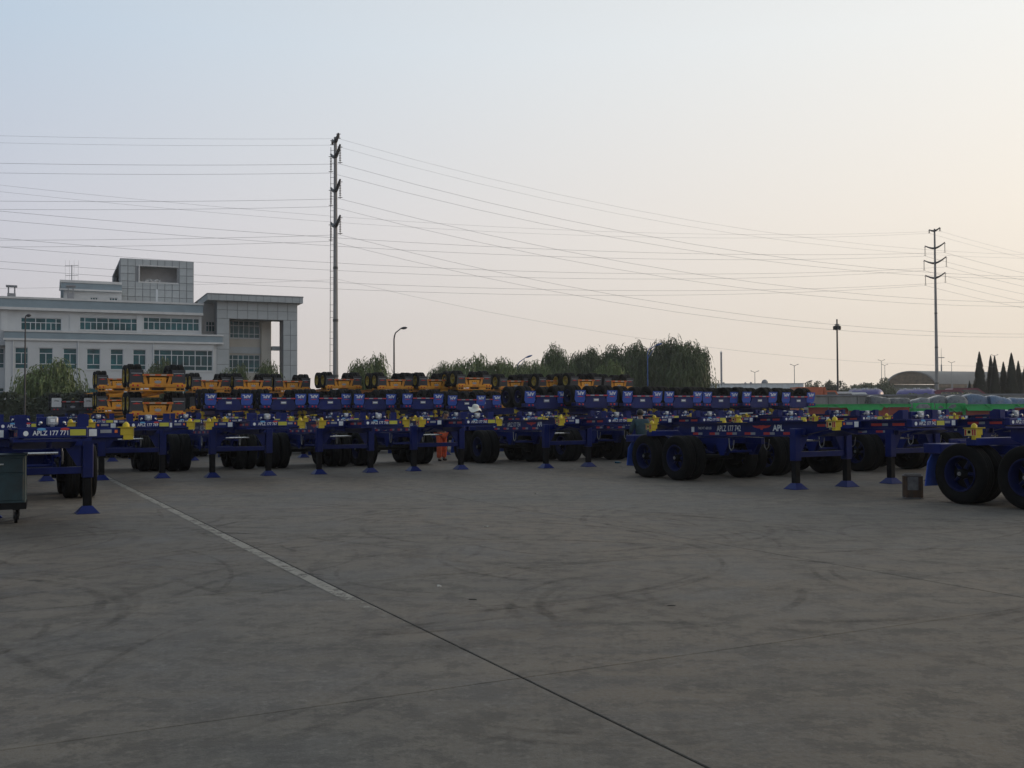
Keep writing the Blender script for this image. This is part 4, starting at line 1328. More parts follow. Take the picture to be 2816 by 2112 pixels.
# ------------------------------------------------------------------ power pylons and cables
M_CPOLE = mat('weathered_pole', (0.27, 0.26, 0.25), 0.8, var=0.12, scale=1.5, stretch=(1, 1, .2))
M_ARM = mat('dark_pole_arm', (0.06, 0.06, 0.06), 0.6, var=0.2)
M_INS = mat('brown_insulator', (0.11, 0.09, 0.08), 0.35, var=0.1)
M_WIRE = mat('cable_wire', (0.20, 0.20, 0.21), 0.5, 0.3, var=0.0)
M_LAMPP = mat('dark_lamp_paint', (0.05, 0.05, 0.055), 0.5, var=0.15)
M_LAMPB = mat('blue_lamp_paint', (0.05, 0.12, 0.32), 0.45, var=0.1)
M_LIGHTP = mat('grey_lamp_paint', (0.30, 0.31, 0.32), 0.5, var=0.1)
def pylon(px, py_b, D, H, rb, rt, arms, adir, gz, label, ladder=False):
    b = at(px, py_b, D); b.z = 0
    r = empty('power_pylon', b)
    tag(r, label, 'pylon', 'power pylons')
    m = MB(); n = 8
    for k in range(n):
        z0, z1 = H * k / n, H * (k + 1) / n
        m.tube((0, 0, z0), (0, 0, z1), rb + (rt - rb) * k / n, rb + (rt - rb) * (k + 1) / n, 14, caps=(k == n - 1))
    link('pole', m.mesh('pole', M_CPOLE), r)
    m = MB()
    for z in (H * .18, H * .37, H * .55):
        rr = rb + (rt - rb) * z / H
        m.tube((0, 0, z - .12), (0, 0, z + .12), rr + .03, n=14)
    link('collar', m.mesh('collar', M_ARM), r)
    tips = []
    a = Vector(adir).normalized()
    for z, L_, ins in arms:
        for sg in (1, -1):
            m = MB()
            pts = [Vector((0, 0, z)) + a * (sg * L_ * t) + Vector((0, 0, L_ * .34 * t ** 1.6)) for t in (0, .25, .5, .75, 1)]
            for k in range(4):
                m.tube(pts[k], pts[k + 1], .22 - .03 * k, .19 - .03 * k, 8)
            link('cross_arm', m.mesh('cross_arm', M_ARM), r)
            t_ = pts[-1]
            if ins > 0:
                m = MB().tube(t_, t_ - Vector((0, 0, ins)), .035, n=6)
                for k in range(9):
                    zz = t_.z - .15 * ins - k * ins * .085
                    m.lathe([(.06, .0), (.13, .03), (.06, .07)], 8, 'Z', (t_.x, t_.y, zz))
                for fz in (.12, .93):
                    m.tube(t_ + Vector((-.22, 0, -ins * fz)), t_ + Vector((.22, 0, -ins * fz)), .035, n=5)
                link('insulator', m.mesh('insulator', M_INS), r)
            tips.append(b + t_ - Vector((0, 0, ins)))
    if ladder:
        m = MB()
        for dx in (-.62,):
            m.tube((-.55, -.1, .5), (-.42, -.1, H - 1), .03, n=5)
        k = 1.0
        while k < H - 1:
            x = -.55 + .13 * k / H
            m.tube((x - .06, -.1, k), (-rt + .02, -.1, k), .022, n=4)
            k += .62 if int(k) % 3 else 1.4
        link('climbing_ladder', m.mesh('climbing_ladder', M_ARM), r)
    return b, tips
z_at = lambda py, D, px: at(px, py, D).z
P1, T1 = pylon(923, 1137, 100, 28.4, .28, .155, [(28.0, 1.3, .5), (26.5, 2.0, 1.85), (23.15, 2.0, 1.85), (19.7, 2.0, 1.85)], (.38, -.925, 0), 0,
               'tall near pylon with curved arms and a ladder behind the orange chassis', True)
P2, T2 = pylon(2578, 1137, 200, 36.6, .37, .16, [(36.2, 1.3, .7), (32.8, 2.4, 2.0), (29.9, 2.7, 2.0), (27.0, 2.4, 2.0)], (.43, -.90, 0), 0,
               'far pylon with three pairs of arms in front of the arched hangar')
def wire(pts, rad, label, group):
    m = MB()
    for k in range(len(pts) - 1):
        m.tube(pts[k], pts[k + 1], rad, n=4, caps=False)
    tag(link('power_cable', m.mesh('power_cable', M_WIRE)), label, 'cable', group)
def span(a, dirv, L_, sag, smax, dz=0.0, n=16):
    """points of a hanging cable from a along dirv as far as smax"""
    out = []
    for k in range(n + 1):
        s = smax * k / n
        out.append(Vector((a.x + dirv[0] * s, a.y + dirv[1] * s, a.z + dz * s / L_ - 4 * sag * (s / L_) * (1 - s / L_))))
    return out
LV = ['top ground wire', 'upper phase', 'middle phase', 'lower phase']
for i, t in enumerate(T1):
    lv, side = i // 2, ('near' if i % 2 == 0 else 'far')
    left = span(t, (-.965, -.26), 120, 2.2, 52)
    right = span(t, (.965, .26), 150, 8.4 + rnd.uniform(-.2, .2), 118)
    wire(left[::-1] + right[1:], .014 if lv else .009, 'cable on the tall near pylon, %s of the %s arm tip' % (LV[lv], side), 'cables of the near pylon')
low = P1 + Vector((.3, 0, 16.1 - 1.6))
wire(span(low, (-.965, -.26), 120, 2.2, 52)[::-1] + span(low, (.965, .26), 150, 8.0, 118)[1:], .010, 'lowest cable on the tall near pylon, fixed at its collar', 'cables of the near pylon')
# the far pylon's line passes behind the near pylon
Q = Vector((-85, 121, 0))
dl = (P2 - Q); dl.z = 0
wl_ = [(515, 640, 0), (522, 645, 1), (590, 697, 2), (597, 703, 3), (664, 757, 4), (671, 761, 5), (726, 803, 6), (732, 808, 7)]
for y0, ym, i in wl_:
    t = T2[i]
    def at_t(py, px):
        X = (px - CX) / FPX
        tt = (X * Q.y - Q.x) / (dl.x - X * dl.y)
        return tt, at(px, py, Q.y + dl.y * tt).z
    ta, za_ = at_t(y0, 0); tb, zb_ = at_t(ym, 1650)
    zc_ = t.z
    c2 = ((zc_ - zb_) / (1 - tb) - (zb_ - za_) / (tb - ta)) / (1 - ta)
    b2 = (zb_ - za_) / (tb - ta) - c2 * (ta + tb)
    a2 = za_ - b2 * ta - c2 * ta * ta
    off = t - P2; off.z = 0
    pts = []
    for k in range(25):
        u = k / 24
        q_ = Q + dl * u + off
        pts.append(Vector((q_.x, q_.y, a2 + b2 * u + c2 * u * u)))
    right = span(t, (dl.normalized().x, dl.normalized().y), 160, 5.9, 70)
    wire(pts + right[1:], .021 if i > 1 else .014, 'cable on the far pylon, %s of its %s arm tip' % (LV[i // 2], 'nearer' if i % 2 == 0 else 'farther'), 'cables of the far pylon')

# ------------------------------------------------------------------ lamps
def lamp_single(px, py_top, D, hx, hy, M_, label, rp=.07, headl=.55, twin=False):
    b = at(px, 1137, D); b.z = 0
    top = at(px, py_top, D).z
    hd = at(hx, hy, D)
    r = empty('street_lamp', b); tag(r, label, 'street lamp', 'street lamps')
    link('pole', MB().tube((0, 0, 0), (0, 0, top - .3), rp * 1.25, rp * .8, 10).mesh('pole', M_), r)
    h = Vector((hd.x - b.x, 0, hd.z))
    p0 = Vector((0, 0, top - .3)); p1 = Vector((h.x * .25, 0, top + (h.z - top) * .3 + .05))
    m = MB().path([p0, p0.lerp(p1, .5) + Vector((-.02 * h.x, 0, .08)), p1, h], [rp * .8, rp * .75, rp * .65, rp * .55], 8)
    link('arm', m.mesh('arm', M_), r)
    if twin:
        m = MB().path([p0 - Vector((0, 0, .6)), Vector((h.x * .55, .0, h.z - .65)), h - Vector((h.x * .12, 0, .22))], [rp * .5, rp * .45, rp * .4], 6)
        link('brace', m.mesh('brace', M_), r)
    sg = 1 if h.x >= 0 else -1
    m = MB().lathe([(.0005, -.1), (.08, 0), (.15, headl * .35), (.14, headl * .7), (.06, headl), (.0005, headl * 1.02)], 10, 'X')
    sl_ = .32 if twin else .1
    m.v = [(h.x + sg * x, y * 1.0, h.z + z * .75 + x * sl_) for x, y, z in m.v]
    g = link('lamp_head', m.mesh('lamp_head', M_), r)
    return r
lamp_single(68, 874, 72, 73, 868, M_LAMPP, 'dark lamp post with a ball-like head before the office at the far left', .06, .3)
lamp_single(1084, 922, 85, 1103, 903, M_LAMPP, 'single grey lamp post with a bent arm right of the near pylon', .075, .5)
lamp_single(1423, 1003, 112, 1446, 983, M_LAMPB, 'blue street lamp leaning out of the light willows', .07, .7, True)
lamp_single(1782, 965, 112, 1803, 950, M_LAMPB, 'blue street lamp whose head sticks out of the big willow clump', .07, .7, True)
lamp_single(2216, 1054, 170, 2226, 1048, M_LAMPP, 'small bent street lamp at the end of the white shed', .09, .5)
def lamp_twin(px, py, D, label):
    b = at(px, 1137, D); b.z = 0
    top = at(px, py, D).z
    r = empty('street_lamp', b); tag(r, label, 'street lamp', 'twin-headed street lamps')
    link('pole', MB().tube((0, 0, 0), (0, 0, top), .11, .06, 8).mesh('pole', M_LIGHTP), r)
    for sg in (1, -1):
        m = MB().tube((0, 0, top - .1), (sg * .45, 0, top + .12), .05, n=6)
        m.lathe([(.001, 0), (.10, .15), (.12, .35), (.001, .55)], 8, 'X', (.0, 0, 0))
        n0 = len(m.v) - 4 * 8
        for j in range(n0, len(m.v)):
            x, y, z = m.v[j]
            m.v[j] = (sg * (.40 + x), y, top + .10 + z * .6 + x * .35)
        link('lamp_head', m.mesh('lamp_head', M_LAMPP), r)
for px, py, D, lab in [(2077, 1023, 210, 'twin-headed lamp left of the taller twin lamp over the white shed'), (2186, 1005, 205, 'tall twin-headed lamp over the right part of the white shed'), (2426, 992, 250, 'left one of two close twin lamps before the hangar arch'),
                       (2435, 1004, 270, 'right one of two close twin lamps before the hangar arch'), (2619, 997, 260, 'twin-headed lamp over the hangar roof right of the far pylon'), (2738, 978, 250, 'twin-headed lamp behind the grown-together cypresses')]:
    lamp_twin(px, py, D, lab)
b = at(2305, 1137, 110); b.z = 0; top = at(2305, 878, 110).z; zr = at(2305, 900, 110).z
r = empty('floodlight_mast', b); tag(r, 'dark mast with a ring of floodlights near its top behind the grey wall', 'mast')
link('pole', MB().tube((0, 0, 0), (0, 0, zr), .12, .085, 10).tube((0, 0, zr), (0, 0, top), .085, .08, 10).mesh('pole', M_LAMPP), r)
link('ring', MB().lathe([(.25, .28), (.27, .31), (.25, .34)], 14, 'Z', (0, 0, zr)).mesh('ring', M_LIGHTP), r)
for k in range(6):
    a = k * math.pi / 3
    m = MB().box(-.11, .11, .2, .40, -.2, .18)
    m.v = [(x * (1 + .3 * z), y, z - .4 * (y - .2)) for x, y, z in m.v]
    m.tube((0, .1, .28), (0, .28, .15), .02, n=4)
    c_, s_ = math.cos(a), math.sin(a)
    m.v = [(x * c_ - y * s_, x * s_ + y * c_, z + zr) for x, y, z in m.v]
    link('floodlight', m.mesh('floodlight', M_LAMPP), r)
b = at(2591, 1137, 300); b.z = 0; top = at(2591, 958, 300).z
r = empty('radio_mast', b); tag(r, 'thin pale radio mast just right of the far pylon', 'mast')
m = MB().tube((0, 0, 0), (0, 0, top * .75), .35, .2, 6).tube((0, 0, top * .75), (0, 0, top), .1, .04, 5)
link('pole', m.mesh('pole', M_LIGHTP), r)
for fz in (.62, .86):
    link('aerial_ring', MB().tube((-.9, 0, top * fz), (.9, 0, top * fz), .12, n=5).mesh('aerial_ring', M_LIGHTP), r)
b = at(1985, 1137, 230); b.z = 0; top = at(1985, 970, 230).z
r = empty('chimney', b); tag(r, 'slim grey chimney rising behind the white shed', 'chimney')
link('shaft', MB().tube((0, 0, 0), (0, 0, top), .24, .20, 12).mesh('shaft', M_ROOFG), r)
link('cap', MB().tube((0, 0, top + .002), (0, 0, top + .18), .26, n=12).tube((0, 0, top + .3), (0, 0, top + .42), .15, n=10).mesh('cap', M_FRAME), r)

# ------------------------------------------------------------------ shed, hangar
M_SHED = mat('white_shed_sheet', (0.72, 0.75, 0.76), 0.6, var=0.04, scale=.3)
M_BROWN = mat('brown_gable_slats', (0.17, 0.125, 0.08), 0.8, var=0.3, scale=1.0)
M_BARREL = mat('grey_barrel_roof', (0.24, 0.24, 0.23), 0.7, var=0.08, scale=.2)
M_SHADE = mat('shaded_olive_wall', (0.13, 0.14, 0.11), 0.9, var=0.15, scale=.4)  # dark olive puts the shade of the open hangar bays into the walls
x0, x1 = at(1830, 1100, 200).x, at(2211, 1100, 200).x
zt = at(2080, 1054, 200).z
r = empty('storage_shed', (x0, 200, 0)); tag(r, 'long low white shed with a flat roof between the willows and the floodlight mast', 'shed')
L_ = x1 - x0
ns = 26
me = MB().cbox(.02, L_ / ns - .02, 0, .25, 0, zt - .101, .04).mesh('wall_sheet', M_SHED)
for k in range(ns):
    link('wall_sheet', me, r, (L_ * k / ns, 0, 0))
link('roof', MB().box(-.2, L_ + .2, -.15, 30, zt - .1, zt).mesh('roof', M_COPE), r)
link('end_wall', MB().box(L_ - .26, L_ - .02, .3, 29.9, 0, zt - .25).mesh('end_wall', M_SHED), r)
for px, s_ in ((2103, 1.0), (2050, .35), (2065, .4), (1990, .4)):
    xx = at(px, 1054, 202).x - x0
    m = MB().lathe([(.62 * s_, 0), (.66 * s_, .2 * s_), (.5 * s_, .55 * s_), (.2 * s_, .75 * s_), (.001, .78 * s_)], 10, 'Z', (xx, 2, zt))
    link('roof_vent', m.mesh('roof_vent', M_ROOFG), r)
D = 285
ax, bx = at(2437, 1056, D).x, at(2573, 1056, D).x
ze, zk = at(2500, 1057, D).z, at(2500, 1021, D).z
r = empty('arched_hangar', ((ax + bx) / 2, D, 0)); tag(r, 'large grey hangar with a barrel roof and a brown slatted arch end', 'hangar')
hw = (bx - ax) / 2
arc = [(hw * math.sin(t), ze + (zk - ze) * (math.cos(t) - math.cos(1.35)) / (1 - math.cos(1.35))) for t in [1.35 * (-1 + 2 * i / 16) for i in range(17)]]
arc = [(x / math.sin(1.35), z) for x, z in arc]
AXI = Vector((.93, .37, 0)) * 75
m = MB()
vs = [(x * 1.03, 0, z + .12) for x, z in arc] + [(x * 1.03 + AXI.x, AXI.y, z + .12) for x, z in arc]
m.add(vs, [(i, i + 1, i + 18, i + 17) for i in range(16)], 0, True)
vs = [(x * 1.03, -.3, z + .12) for x, z in arc] + [(x * .97, -.3, z - .12) for x, z in arc] + [(x * 1.03, .3, z + .12) for x, z in arc] + [(x * .97, .3, z - .12) for x, z in arc]
for i in range(16):
    m.add([vs[i], vs[i + 1], vs[i + 18], vs[i + 17]], [(0, 1, 2, 3)])
    m.add([vs[i], vs[i + 1], vs[i + 35], vs[i + 34]], [(0, 1, 2, 3)])
link('roof', m.mesh('roof', M_BARREL), r)
nr = 9
for k in range(nr):
    za_, zb_ = ze + (zk - ze) * k / nr, ze + (zk - ze) * (k + .86) / nr
    def xw(z):
        for i in range(8, 16):
            if arc[i][1] >= z >= arc[i + 1][1]:
                f = (arc[i][1] - z) / max(1e-6, arc[i][1] - arc[i + 1][1])
                return arc[i][0] + f * (arc[i + 1][0] - arc[i][0])
        return hw
    a_, c_ = xw(za_), max(.05, xw(zb_))
    link('gable_slat', MB().add([(-a_, 0, za_), (a_, 0, za_), (c_, -.05, zb_), (-c_, -.05, zb_), (-a_, .1, za_), (a_, .1, za_), (c_, .1, zb_), (-c_, .1, zb_)], [(0, 1, 2, 3), (4, 7, 6, 5), (0, 4, 5, 1), (3, 2, 6, 7)]).mesh('gable_slat', M_BROWN), r)
m = MB()
for k in range(14):
    o = AXI * (k / 13)
    m.box(hw + o.x - .25, hw + o.x + .25, o.y - .25, o.y + .25, 0, ze)
    m.box(-hw + o.x - .25, -hw + o.x + .25, o.y - .25, o.y + .25, 0, ze)
link('column', m.mesh('column', M_ROOFG), r)['kind'] = 'stuff'
e = AXI.normalized()
m = MB()
p = Vector((-hw, .6, 0)); q_ = p + AXI
m.add([p, q_, q_ + Vector((0, 0, ze * .92)), p + Vector((0, 0, ze * .92))], [(0, 1, 2, 3)])
p = Vector((hw - .5, .6, 0)); q_ = p + AXI
m.add([p, q_, q_ + Vector((0, 0, ze * .92)), p + Vector((0, 0, ze * .92))], [(0, 1, 2, 3)])
m.box(-hw, hw - .5, .8, 1.0, 0, ze * .98)
link('side_wall', m.mesh('side_wall', M_SHADE), r)
m = MB(); p = Vector((hw, -.1, ze - .9)); m.add([p, p + AXI, p + AXI + Vector((0, 0, .9)), p + Vector((0, 0, .9))], [(0, 1, 2, 3)])
p = Vector((-hw, -.1, ze - .9)); m.add([p, p + AXI, p + AXI + Vector((0, 0, .9)), p + Vector((0, 0, .9))], [(0, 1, 2, 3)])
link('eave_board', m.mesh('eave_board', M_BROWN), r)
r = empty('low_building', (at(2232, 1060, 260).x, 260, 0)); tag(r, 'tiny pale building far behind the small bent street lamp', 'building')
link('wall', MB().box(-1.2, 5, 0, 6, 0, 5.6).mesh('wall', M_SHED), r)
link('roof', MB().box(-1.4, 5.2, -.2, 6.2, 5.6, 6.0).mesh('roof', M_ROOFG), r)
r = empty('low_building', (at(2262, 1060, 280).x, 280, 0)); tag(r, 'tiny pale building far away between two round trees', 'building')
link('wall', MB().box(-1, 9, 0, 6, 0, 6.6).mesh('wall', M_SHED), r)
link('roof', MB().box(-1.2, 9.2, -.2, 6.2, 6.6, 7.0).mesh('roof', M_ROOFG), r)

# ------------------------------------------------------------------ grey wall, wrapped bundles, vehicles, trailers
M_OLDW = mat('stained_concrete_wall', (0.30, 0.30, 0.28), 0.9, var=0.3, scale=1.1, col2=(.16, .155, .14), stretch=(1, 1, .5))
r = empty('boundary_wall', (at(2200, 1100, 80).x, 80, 0)); tag(r, 'stained grey concrete boundary wall behind the green trailers', 'wall')
zt = at(2330, 1085, 80).z
for k in range(10):
    me = MB().cbox(k * 2.25 + .05, k * 2.25 + 2.2, 0, .12, 0, zt - .12, .015).mesh('wall_panel', M_OLDW)
    link('wall_panel', me, r)
me = MB().cbox(-.06, .06, -.06, .12, 0, zt - .12, .01).mesh('post', M_OLDW)
for k in range(11):
    link('post', me, r, (k * 2.25, -.02, 0))
link('coping', MB().box(-.1, 22.6, -.08, .2, zt - .119, zt).mesh('coping', M_ROOFG), r)
def plastic(name, c1, c2):
    return mat(name, c1, 0.28, var=0.3, scale=2.5, bump=.6, col2=c2, spec=.6)
PL = [plastic('grey_wrap', (.10, .11, .11), (.05, .055, .055)), plastic('pale_wrap', (.135, .148, .155), (.07, .08, .085)), plastic('blue_wrap', (.06, .13, .24), (.075, .10, .13))]
def bundle(px0, px1, py, D, pi, label, seed):
    a, c = at(px0, 1100, D).x, at(px1, 1100, D).x
    h = at((px0 + px1) / 2, py, D).z
    q = random.Random(seed)
    m = MB(); nx, nz, ny = 8, 6, 5
    a -= .03; c += .03; w, d = c - a, 1.5
    # a rounded, sagging wrapped load
    def P(u, v):
        t = v * math.pi
        return u, t
    vs = []
    rings = 10; seg = 14
    for i in range(rings + 1):
        u = i / rings
        for j in range(seg + 1):
            t = math.pi * j / seg
            se = lambda x: math.copysign(abs(x) ** .36, x)
            y = -d / 2 * se(math.cos(t)); z = h * (se(math.sin(t)))
            k = 1 - .06 * abs(2 * u - 1) ** 7
            vs.append((a + w * u + q.uniform(-.03, .03), D + y * k + q.uniform(-.04, .04), max(0, z * (1 - .06 * abs(2 * u - 1) ** 3) * (1 + .05 * math.sin(u * 3 + seed)) + q.uniform(-.02, .02)) if 0 < j < seg else 0))
    fs = [(i * (seg + 1) + j, i * (seg + 1) + j + 1, (i + 1) * (seg + 1) + j + 1, (i + 1) * (seg + 1) + j) for i in range(rings) for j in range(seg)]
    m.add(vs, fs, 0, True)
    m.add(vs[:seg + 1], [tuple(range(seg + 1))]); m.add(vs[-seg - 1:], [tuple(range(seg, -1, -1))])
    rt = empty('wrapped_bundle', ((a + c) / 2, D, 0)); tag(rt, label, 'bundle', 'plastic-wrapped bundles before the wall')
    m.v = [(x - (a + c) / 2, y - D, z) for x, y, z in m.v]
    link('plastic_wrap', m.mesh('plastic_wrap', PL[pi]), rt)
    m = MB()
    for u in (.25, .5, .75):
        x = -w / 2 + w * u
        m.box(x - .025, x + .025, -d / 2 - .10, -d / 2 - .06, .1, h * .60)
    link('strap', m.mesh('strap', M_BLACK), rt)
for i, (a, c, py, pi, lab) in enumerate([(2388, 2440, 1087, 0, 'dark grey wrapped bundle at the left end of the pile'), (2440, 2494, 1090, 0, 'second grey wrapped bundle in the pile, dull and low'), (2495, 2546, 1094, 1, 'pale wrapped bundle behind the goalpost frame of the green trailer'),
        (2547, 2596, 1091, 1, 'pale wrapped bundle just left of the blue ones'), (2597, 2650, 1091, 1, 'half pale half bluish bundle next to the blue ones'), (2651, 2714, 1087, 2, 'blue wrapped bundle with the highest hump'), (2715, 2770, 1088, 2, 'blue wrapped bundle between the highest one and the one at the edge'), (2771, 2834, 1090, 2, 'blue wrapped bundle at the right edge')]):
    bundle(a, c, py, 74 + .3 * (i % 2), pi, lab, 40 + i)
M_GREEN = mat('green_trailer_paint', (0.02, 0.42, 0.10), 0.4, var=0.08)
M_REDP = mat('dull_red_paint', (0.30, 0.05, 0.03), 0.55, var=0.15)
M_PURP = mat('purple_tank_paint', (0.085, 0.075, 0.24), 0.35, var=0.08)
M_ORT = mat('orange_red_truck_paint', (0.55, 0.13, 0.05), 0.45, var=0.1)
M_WHT = mat('white_vehicle_paint', (0.68, 0.69, 0.68), 0.35, var=0.03)
M_MAROON = mat('maroon_paint', (0.17, 0.04, 0.06), 0.5, var=0.1)
M_VGL = mat('vehicle_glass', (0.02, 0.025, 0.03), 0.1, var=0.0, spec=.8)
TW = MB().lathe([(.30, -.12), (.44, -.14), (.5, -.1), (.5, .1), (.44, .14), (.30, .12)], 18, 'Y' if False else 'X').mesh('wheel', M_TYRE)
def wheels(root, xs, ys, zr=.5):
    for x in xs:
        for y in ys:
            o = link('wheel', TW, root, (x, y, zr), (0, 0, R(90)))
def trailer(pxs, D, label, deep, posts, seed, drop=0.0):
    x0, x1 = at(pxs[0], 1120, D).x, at(pxs[1], 1120, D).x
    L_ = x1 - x0
    zt = at((pxs[0] + pxs[1]) / 2, 1112.5, D).z
    r = empty('flatbed_trailer', (x0, D, 0)); tag(r, label, 'trailer', 'green and red trailers before the wall')
    f = lambda px: at(px, 1120, D).x - x0
    zt -= drop
    for sy in (0, 1.6):
        m = MB()
        d0, d1 = f(deep[0]), f(deep[1])
        top = zt; sh_ = zt - .15; dp = zt - .36
        m.prism([(0, top), (L_, top), (L_, sh_), (d1 + .15, sh_), (d1, dp), (d0, dp), (d0 - .15, sh_), (0, sh_)], 'y', sy, sy + .06)
        m.box(0, L_, sy - .06, sy + .12, top, top + .03)
        link('side_beam', m.mesh('side_beam', M_GREEN), r)
    m = MB(); k = .4
    while k < L_: m.box(k - .04, k + .04, .061, 1.599, zt - .13, zt - .03); k += .9
    link('cross_member', m.mesh('cross_member', M_GREEN), r)['kind'] = 'stuff'
    n = max(3, int(L_ / 1.15))
    for k in range(n):
        a, c = L_ * k / n + .02, L_ * (k + 1) / n - .02
        m = MB().cbox(a, c, .25, .31, zt - .66 - .03 * (k % 2), zt - .16 - .02 * (k % 3), .01)
        link('red_board', m.mesh('red_board', M_REDP), r)
    for k in range(2):
        a = L_ * (.25 + .45 * k)
        link('bracket', MB().prism([(a, zt - .01), (a + .12, zt - .01), (a + .42, zt - .2), (a + .30, zt - .2)], 'y', -.10, -.065).mesh('bracket', M_GREEN), r)
    for a, c, h in posts:
        a, c = f(a), f(c)
        zz = zt + h
        m = MB()
        for x in (a, c): m.box(x - .07, x + .07, -.02, .12, zt - .38, zz)
        m.box(a + .071, c - .071, .0, .10, zz - .06, zz)
        for x, s_ in ((a, 1), (c, -1)): m.prism([(x + s_ * .07, zz - .06), (x + s_ * .30, zz - .06), (x + s_ * .07, zz - .25)], 'y', .02, .08)
        link('goalpost_frame', m.mesh('goalpost_frame', M_GREEN), r)
    wheels(r, (L_ * .62, L_ * .62 + 1.15, L_ * .62 + 2.3) if L_ > 6 else (L_ * .6, L_ * .6 + 1.1), (.3, 1.5))
    link('support_leg', MB().box(.7, .82, .6, .72, 0, zt - .13).box(.7, .82, 1.2, 1.32, 0, zt - .13).mesh('support_leg', M_REDP), r)
trailer((2226, 2506), 62, 'green and red flatbed trailer with a deep panel, left of the goalpost frame', (2335, 2424), [], 1)
trailer((2511, 2660), 62.5, 'green trailer with goalpost frames in front of the pale wrapped bundles', (2520, 2528), [(2515, 2565, .36), (2576, 2600, .33), (2604, 2652, .33)], 2, .26)
trailer((2662, 2850), 62, 'green trailer with a deep panel below the blue wrapped bundles at the right edge', (2662, 2785), [], 3)
def cab(root, m_, x, w, z0, z1, lead=.5):
    b = MB().prism([(x, z0), (x, z1), (x + 1.1, z1), (x + 1.1 + lead, z0 + (z1 - z0) * .5), (x + 1.15 + lead, z0)], 'y', 0, w)
    o = link('cab', b.mesh('cab', m_), root)
    s = MB().prism([(x + .25, z0 + (z1 - z0) * .55), (x + .25, z1 - .15), (x + 1.0, z1 - .15), (x + 1.0 + lead * .75, z0 + (z1 - z0) * .58)], 'y', -.01, -.003)
    s.add([(x + 1.12, .15, z1 - .08), (x + 1.12, w - .15, z1 - .08), (x + 1.1 + lead + .01, w - .15, z0 + (z1 - z0) * .54), (x + 1.1 + lead + .01, .15, z0 + (z1 - z0) * .54)], [(0, 1, 2, 3)])
    link('cab_window', s.mesh('cab_window', M_VGL), o)
# orange dump truck
zt = at(2250, 1064, 100).z
r = empty('dump_truck', (at(2215, 1080, 100).x, 100, 0)); tag(r, 'orange-red dump truck behind the left end of the grey wall', 'truck')
m = MB().prism([(-.8, 1.3), (-.8, zt), (1.65, zt - .02), (1.75, zt - .35), (1.7, 1.3)], 'y', 0, .08).prism([(-.8, 1.3), (-.8, zt), (1.65, zt - .02), (1.75, zt - .35), (1.7, 1.3)], 'y', 2.2, 2.28)
m.box(-.88, -.8, 0, 2.28, 1.3, zt).box(-.8, 1.7, .08, 2.2, 1.3, 1.4).prism([(1.75, zt - .02), (1.95, zt - .05), (2.05, zt - .45), (1.78, zt - .45)], 'y', -.02, 2.3)
link('dump_body', m.mesh('dump_body', M_ORT), r)
cab(r, M_ORT, 1.85, 2.25, .9, zt - .35, .75)
link('truck_frame', MB().box(-.6, 3.2, .7, 1.5, .75, 1.0).mesh('truck_frame', M_BLACK), r)
wheels(r, (-.1, 2.7), (.15, 2.1))
def van(px0, px1, py, D, label, m_, cat='van'):
    a, c = at(px0, 1080, D).x, at(px1, 1080, D).x
    zt = at((px0 + px1) / 2, py, D).z
    L_ = c - a + 2.2
    r = empty('white_van' if cat == 'van' else 'parked_truck', (a, D, 0)); tag(r, label, cat, 'vehicles beyond the wall')
    m = MB().prism([(-.6, .5), (-.6, zt - .25), (-.35, zt), (L_ * .6, zt), (L_ * .82, zt - .6), (L_, zt - .9), (L_ + .05, .5)], 'y', 0, 2)
    link('body', m.mesh('body', m_), r)
    s = MB().prism([(.1, zt - .75), (.1, zt - .2), (L_ * .58, zt - .2), (L_ * .74, zt - .62), (L_ * .74, zt - .75)], 'y', -.012, -.002)
    link('side_window', s.mesh('side_window', M_VGL), r)
    wheels(r, (.3, L_ - .8), (.12, 1.9), .5)
van(2293, 2314, 1077, 102, 'white van roof just left of the floodlight mast foot', M_WHT)
van(2331, 2352, 1079, 104, 'white van roof between the floodlight mast and the first purple tanker', M_WHT)
van(2586, 2622, 1072, 108, 'truck with a pale red roof right of the far pylon foot', M_MAROON, 'truck')
van(2632, 2672, 1067, 112, 'maroon truck left of the small lone cypress', M_MAROON, 'truck')
